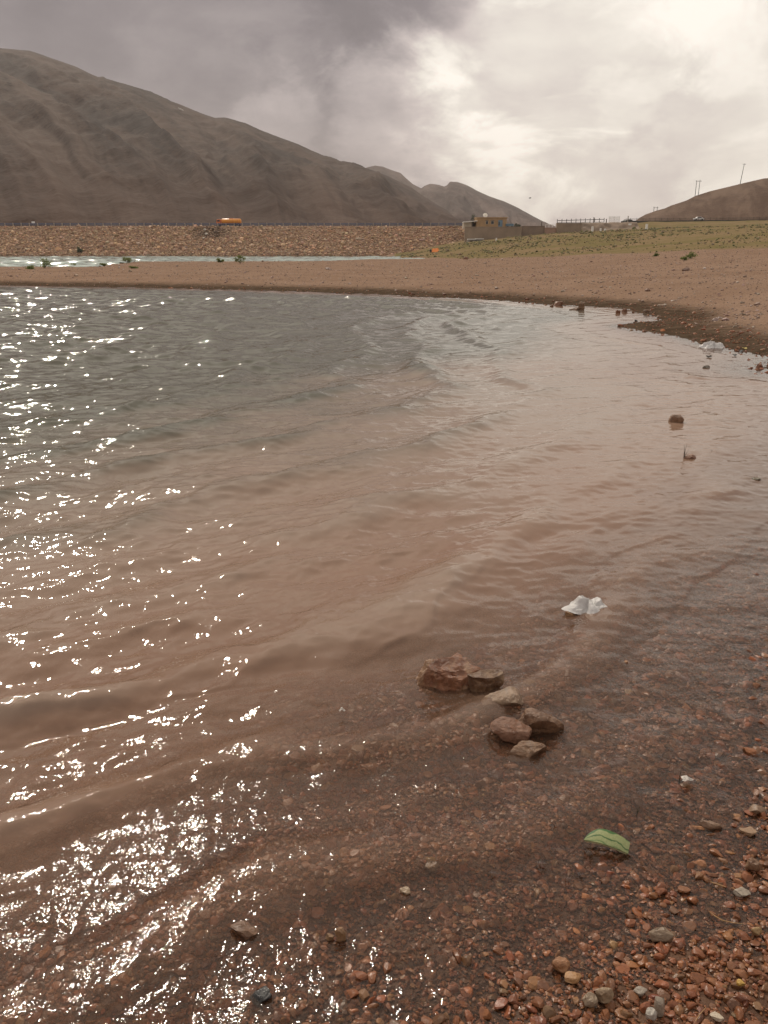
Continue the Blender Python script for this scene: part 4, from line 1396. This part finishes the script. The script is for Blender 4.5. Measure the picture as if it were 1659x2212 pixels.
crumple('plastic_bag', 'crumpled white plastic bag floating in the shallow water', 'plastic bag', (p[0], p[1] + .10, .008), (92 * k, .20, .048), 5, m_bag, bagshape)
stone('rock', 'yellowish stone awash touching the left of the plastic bag', 'rock', (1222, 1316, 1250, 1333), rock_mat('ochre_rock', (.24, .13, .06), (.32, .19, .10), None, .4), 81, .4)
p = gp(1543, 749, .03); k = mpp(p)
crumple('plastic_sack', 'lumpy white plastic sack lying on the far waterline', 'plastic sack', (p[0], p[1] + .15, max(gz(p[0], p[1] + .15), 0) + .01), (54 * k, .30, .13), 9, m_bag,
        lambda U, V: .8 * np.exp(-((U + .1) / .75) ** 2 - (V / .6) ** 2) + .45 * np.exp(-((U - .75) / .22) ** 2 - (V / .5) ** 2) - .15)
m_scrap = plastic_mat('white_scrap', (.62, .57, .52), .2)
for px, py, w, lab, sd_ in ((1483, 1688, 22, 'small torn white scrap beside the upper grass sprig', 14), (739, 1545, 13, 'tiny white scrap riding on the breaking wave', 15)):
    p = gp(px, py, .01); k = mpp(p)
    crumple('paper_scrap', lab, 'scrap', (p[0], p[1], max(gz(p[0], p[1]), 0) + (.018 if sd_ == 14 else .03)), (w * k, w * k * .8, .014), sd_, m_scrap, lambda U, V: .6 * np.exp(-(U / .5) ** 2) - .1, 24, 20, .0008)


m = NT('bubble_film')
gl = m.n('ShaderNodeBsdfGlossy'); gl.inputs['Roughness'].default_value = .05
tr = m.n('ShaderNodeBsdfTransparent'); lw = m.n('ShaderNodeFresnel'); lw.inputs[0].default_value = 1.5
mx = m.n('ShaderNodeMixShader'); m.l(lw.outputs[0], mx.inputs[0]); m.l(tr.outputs[0], mx.inputs[1]); m.l(gl.outputs[0], mx.inputs[2]); m.l(mx.outputs[0], m.out.inputs[0])
m_bub = m.m
for i, (px, py, rr) in enumerate(((1193.6, 1787, .007), (1167, 1868, .009), (1272, 1846, .009), (1301, 1846, .007), (1251, 1891, .007), (1226, 1900, .006), (1099, 1837, .006), (1062, 1887, .006))):
    p = gp(px, py, .006)
    bm = bmesh.new()
    for dx, dy, k in ((0, 0, 1), (1.1, .3, .55), (-.7, .9, .45)):
        v = bmesh.ops.create_uvsphere(bm, u_segments=20, v_segments=12, radius=rr * k)['verts']
        bmesh.ops.translate(bm, verts=v, vec=(dx * rr, dy * rr, 0))
    bmesh.ops.delete(bm, geom=[v for v in bm.verts if v.co.z < -rr * .3], context='VERTS')
    me = bpy.data.meshes.new('foam_bubble'); bm.to_mesh(me); bm.free()
    for f in me.polygons: f.use_smooth = True
    o = link('foam_bubble', me, m_bub); o.location = (p[0], p[1], max(gz(p[0], p[1]), 0) + .008)
    tag(o, 'small clear foam bubble resting on the shallow water near the melon rind', 'bubble', 'foam bubbles on the shallow water')

# ------------------------------------------------------------------ sprigs, straws, weeds
def sprig(name, label, base, h, n, spread, mat, seed, wid=.0022, cat='plant', lean=(0, 0)):
    r = random.Random(seed)
    bm = bmesh.new()
    for i in range(n):
        a = r.uniform(0, 6.28); hh = h * r.uniform(.55, 1.0); sp_ = spread * r.uniform(.3, 1)
        prev = None
        d = Vector((math.cos(a), math.sin(a), 0)); s = Vector((-d.y, d.x, 0))
        b0 = Vector((r.uniform(-1, 1), r.uniform(-1, 1), 0)) * spread * .12
        for j in range(6):
            t = j / 5
            c = b0 + d * sp_ * t ** 1.7 + Vector((lean[0] * t, lean[1] * t, hh * (t - .25 * t * t * (sp_ / h))))
            ww = wid * (1 - t * .85)
            q = (bm.verts.new(c - s * ww), bm.verts.new(c + Vector((0, 0, ww * .5)) + d * ww * .4), bm.verts.new(c + s * ww))
            if prev:
                bm.faces.new((prev[0], prev[1], q[1], q[0])); bm.faces.new((prev[1], prev[2], q[2], q[1]))
            prev = q
    me = bpy.data.meshes.new(name); bm.to_mesh(me); bm.free()
    o = link(name, me, mat); o.location = Vector([float(v) for v in base])
    tag(o, label, cat)
    return o


m_sprig = simple_mat('wet_grass', (.03, .035, .012), .5, .3, 60)
m_straw = simple_mat('dry_straw', (.30, .17, .07), .6, .2, 60)
for px, py, h, lab, sd_ in ((1467, 1683, .045, 'dark grass sprig sticking up through the gravel, the upper one', 1), (1376, 1755, .038, 'dark grass sprig in the shallows left of the upper one', 2)):
    p = gp(px, py, 0); sprig('grass_sprig', lab, (p[0], p[1], gz(p[0], p[1])), h + .01, 6, .014, m_sprig, sd_, .0014)
p = gp(1480, 990, 0); sprig('dry_sprig', 'dark dry sprig standing at the left end of the flat bay rock', (p[0] - .01, p[1], -.02), .16, 4, .05, m_wood, 3, .004)
p = gp(1541, 976, 0); sprig('dry_sprig', 'tiny dark sprig poking from the water right of the flat bay rock', (p[0], p[1], -.02), .06, 4, .05, m_wood, 4, .004)


def straw(label, pts, rad, lift=.016):
    P = []
    for a, b in pts:
        q = gp(a, b, .02); q = gp(a, b, gz(q[0], q[1]) + lift); P.append(tuple(q))
    o = MB().tube(P, rad, 6).build('straw', m_straw)
    tag(o, label, 'straw')


straw('long curved dry straw on the gravel near the right edge', [(1531, 1968), (1545, 1979), (1560, 1988), (1582, 1993), (1606, 1996)], [.0006, .0011, .0012, .0011, .0007])
straw('short dry straw near the bottom edge pointing up right', [(1502, 2206), (1511, 2192), (1525, 2176)], [.0008, .0010, .0005])
straw('reddish twig lying among the pebbles left of the pale grey one', [(1534, 1905), (1550, 1910), (1568, 1916)], [.0012, .0014, .0010])

wi = 0
for px, py, Yd, w, h, lab in ((96, 580, None, 1.05, .62, 'tallest green weed clump at the left of the spit'), (65, 582, None, .9, .26, 'low green weed patch left of the tallest clump'),
                              (162, 574, None, .7, .36, 'green weed clump right of the tallest clump'), (274, 569, None, .75, .42, 'thin weed with a tall stalk on the spit edge'),
                              (290, 580, None, .65, .2, 'low weed tuft in front of the tall stalked weed'), (519, 569, None, .9, .5, 'green weed clump on the spit under the orange tanker'),
                              (476, 567, None, .6, .3, 'small weed left of the clump under the tanker'), (1493, 558, None, .85, .45, 'green weed on the pink gravel below the right hill'), (1476, 563, None, .65, .25, 'lower weed just left of the gravel weed below the hill'),
                              (1415, 554, None, .5, .2, 'faint weed tuft at the edge of the grass slope'), (222, 572, None, .5, .2, 'faint weed tuft between the second clump and the stalked weed')):
    # walk along the view ray until it meets the ground
    Y = 25.0
    while Y < 140:
        q = at(px, py, Y)
        if gz(q[0], Y) >= q[2]: break
        Y += .5
    q = at(px, py, Y)
    if Y >= 139: Y = 92.0; q = at(px, py, Y)
    zg = gz(q[0], Y)
    o = bush('weed', (q[0], Y, zg - .03), w * Y / 75, h * 1.3 * Y / 75, 260, m_leaf, 90 + wi, .07 * Y / 75)
    tag(o, lab, 'weed')
    wi += 1

# leaves stranded on the right shore
for px, py, w, c, lab, s in ((1609, 754, 9, (.30, .22, .04), 'yellow leaf stranded on the right shore', 31), (1600, 758, 9, (.03, .03, .035), 'dark leaf stranded below the yellow leaf', 32), (1587, 766, 8, (.02, .018, .016), 'black leaf floating by the far right shore', 33), (1531, 769, 13, (.04, .03, .022), 'dark stick shaped drift piece in the bay near the sack', 34)):
    p = gp(px, py, .02); k = mpp(p)
    z = max(gz(p[0], p[1]), 0) + .015
    crumple('drift_leaf', lab, 'leaf', (p[0], p[1], z), (w * k, w * k * 1.2 if s != 34 else w * k * .5, .03), s, simple_mat('leaf_%d' % s, c, .5, .2, 30), lambda U, V: .5 * U * U - .1 + .3 * V, 20, 16, .003)

# ------------------------------------------------------------------ air
m = NT('haze_air')
pv = m.n('ShaderNodeVolumePrincipled')
pv.inputs['Color'].default_value = (.92, .83, .81, 1)
pv.inputs['Density'].default_value = .00009
pv.inputs['Anisotropy'].default_value = .2
m.l(pv.outputs[0], m.out.inputs['Volume'])
hz = MB().box((0, 1800, 223), (9000, 5000, 454)).build('haze', m.m)
tag(hz, kind='stuff')
cy.volume_step_rate = 10

# ------------------------------------------------------------------ light and sky
SUN_AZ, SUN_EL = math.radians(-21), math.radians(41)
sd_ = Vector((math.sin(SUN_AZ) * math.cos(SUN_EL), math.cos(SUN_AZ) * math.cos(SUN_EL), math.sin(SUN_EL)))
sun = bpy.data.lights.new('sun', 'SUN'); sun.energy = 2.6; sun.angle = math.radians(.6); sun.color = (1, .90, .76)
so = bpy.data.objects.new('sun', sun); COL.objects.link(so)
so.rotation_euler = (-sd_).to_track_quat('-Z', 'Y').to_euler()

world = bpy.data.worlds.new('World'); scene.world = world; world.use_nodes = True
w = NT.__new__(NT); w.t = world.node_tree; w.t.nodes.clear()
out = w.n('ShaderNodeOutputWorld')
sky = w.n('ShaderNodeTexSky', sky_type='NISHITA'); sky.sun_disc = False; sky.sun_elevation = SUN_EL; sky.sun_rotation = SUN_AZ
bg1 = w.n('ShaderNodeBackground'); w.l(sky.outputs[0], bg1.inputs[0]); bg1.inputs[1].default_value = .08
D = w.n('ShaderNodeTexCoord').outputs['Generated']
mp = w.n('ShaderNodeMapping'); mp.inputs['Scale'].default_value = (1, 1, 1.9); w.l(D, mp.inputs[0])
DV = mp.outputs[0]
nA = w.noise(DV, 2.6, 6, .55, .3); nB = w.noise(DV, 7.5, 9, .60, .35); nC = w.noise(DV, 20, 6, .6)
# directions wobbled by noise so that cloud edges are ragged
nv = w.n('ShaderNodeTexNoise'); w.l(DV, nv.inputs['Vector']); nv.inputs['Scale'].default_value = 8.0; nv.inputs['Detail'].default_value = 8; nv.inputs['Roughness'].default_value = .6
sub = w.n('ShaderNodeVectorMath', operation='SUBTRACT'); w.l(nv.outputs['Color'], sub.inputs[0]); sub.inputs[1].default_value = (.5, .5, .5)
sc_ = w.n('ShaderNodeVectorMath', operation='SCALE'); w.l(sub.outputs[0], sc_.inputs[0]); sc_.inputs['Scale'].default_value = .20
ad = w.n('ShaderNodeVectorMath', operation='ADD'); w.l(D, ad.inputs[0]); w.l(sc_.outputs[0], ad.inputs[1])
nm = w.n('ShaderNodeVectorMath', operation='NORMALIZE'); w.l(ad.outputs[0], nm.inputs[0])
DW = nm.outputs[0]


def blob(px, py, r0, r1, vec=None, sx=1.0):
    """1 inside r0 degrees, 0 outside r1 degrees of a sky direction"""
    d = ray(px, py); d = d / np.linalg.norm(d)
    dt = w.n('ShaderNodeVectorMath', operation='DOT_PRODUCT'); w.l(vec or DW, dt.inputs[0]); dt.inputs[1].default_value = tuple(d)
    return w.rng(dt.outputs['Value'], math.cos(math.radians(r1)), math.cos(math.radians(r0)))


v = w.math('MULTIPLY_ADD', w.math('SUBTRACT', nA, .5), .24, .47)
v = w.math('MULTIPLY_ADD', w.math('SUBTRACT', nB, .5), .34, v)
v = w.math('MULTIPLY_ADD', w.math('SUBTRACT', nC, .5), .10, v)


def add(vv, b, k): return w.math('MULTIPLY_ADD', b, k, vv)


v = add(v, blob(1600, 90, 3, 19), .42)
v = add(v, blob(2500, -200, 16, 42, D), .12)
v = add(v, blob(1230, 60, 1, 10), .08)
v = add(v, blob(430, 50, 4, 15), -.26)
v = add(v, blob(-300, 40, 4, 16), -.12)
v = add(v, blob(830, 60, 0, 8), -.08)
v = add(v, blob(870, 225, .5, 5.5), .30)
v = add(v, blob(620, 330, 0, 6), .06)
v = add(v, blob(1060, 215, 0, 6), .12)
v = add(v, blob(1010, 340, 0, 5), .13)
v = add(v, blob(760, 290, 0, 5), -.05)
v = add(v, blob(1380, 340, 2, 13), -.17)
v = add(v, blob(1380, 225, .6, 2.6), .10)
v = add(v, blob(600, 285, 0, 3.5), .14)
v = add(v, blob(1150, 450, 1, 8), .10)
zd = w.n('ShaderNodeSeparateXYZ'); w.l(D, zd.inputs[0]); v = add(v, w.rng(zd.outputs[2], .30, .75), .42)   # added brightness in the unseen overhead sky, lifts the diffuse light
cum = w.noise(DV, 5.5, 10, .60, .5)
cum = w.math('SUBTRACT', w.rng(cum, .44, .60), .5)
v = w.math('MULTIPLY_ADD', w.math('MULTIPLY', cum, blob(1080, 250, 3, 19)), .24, v)
# sun glow behind the thin cloud, above the frame
dt = w.n('ShaderNodeVectorMath', operation='DOT_PRODUCT'); w.l(D, dt.inputs[0]); dt.inputs[1].default_value = tuple(sd_)
v = add(v, w.rng(dt.outputs['Value'], math.cos(math.radians(24)), math.cos(math.radians(2))), .45)
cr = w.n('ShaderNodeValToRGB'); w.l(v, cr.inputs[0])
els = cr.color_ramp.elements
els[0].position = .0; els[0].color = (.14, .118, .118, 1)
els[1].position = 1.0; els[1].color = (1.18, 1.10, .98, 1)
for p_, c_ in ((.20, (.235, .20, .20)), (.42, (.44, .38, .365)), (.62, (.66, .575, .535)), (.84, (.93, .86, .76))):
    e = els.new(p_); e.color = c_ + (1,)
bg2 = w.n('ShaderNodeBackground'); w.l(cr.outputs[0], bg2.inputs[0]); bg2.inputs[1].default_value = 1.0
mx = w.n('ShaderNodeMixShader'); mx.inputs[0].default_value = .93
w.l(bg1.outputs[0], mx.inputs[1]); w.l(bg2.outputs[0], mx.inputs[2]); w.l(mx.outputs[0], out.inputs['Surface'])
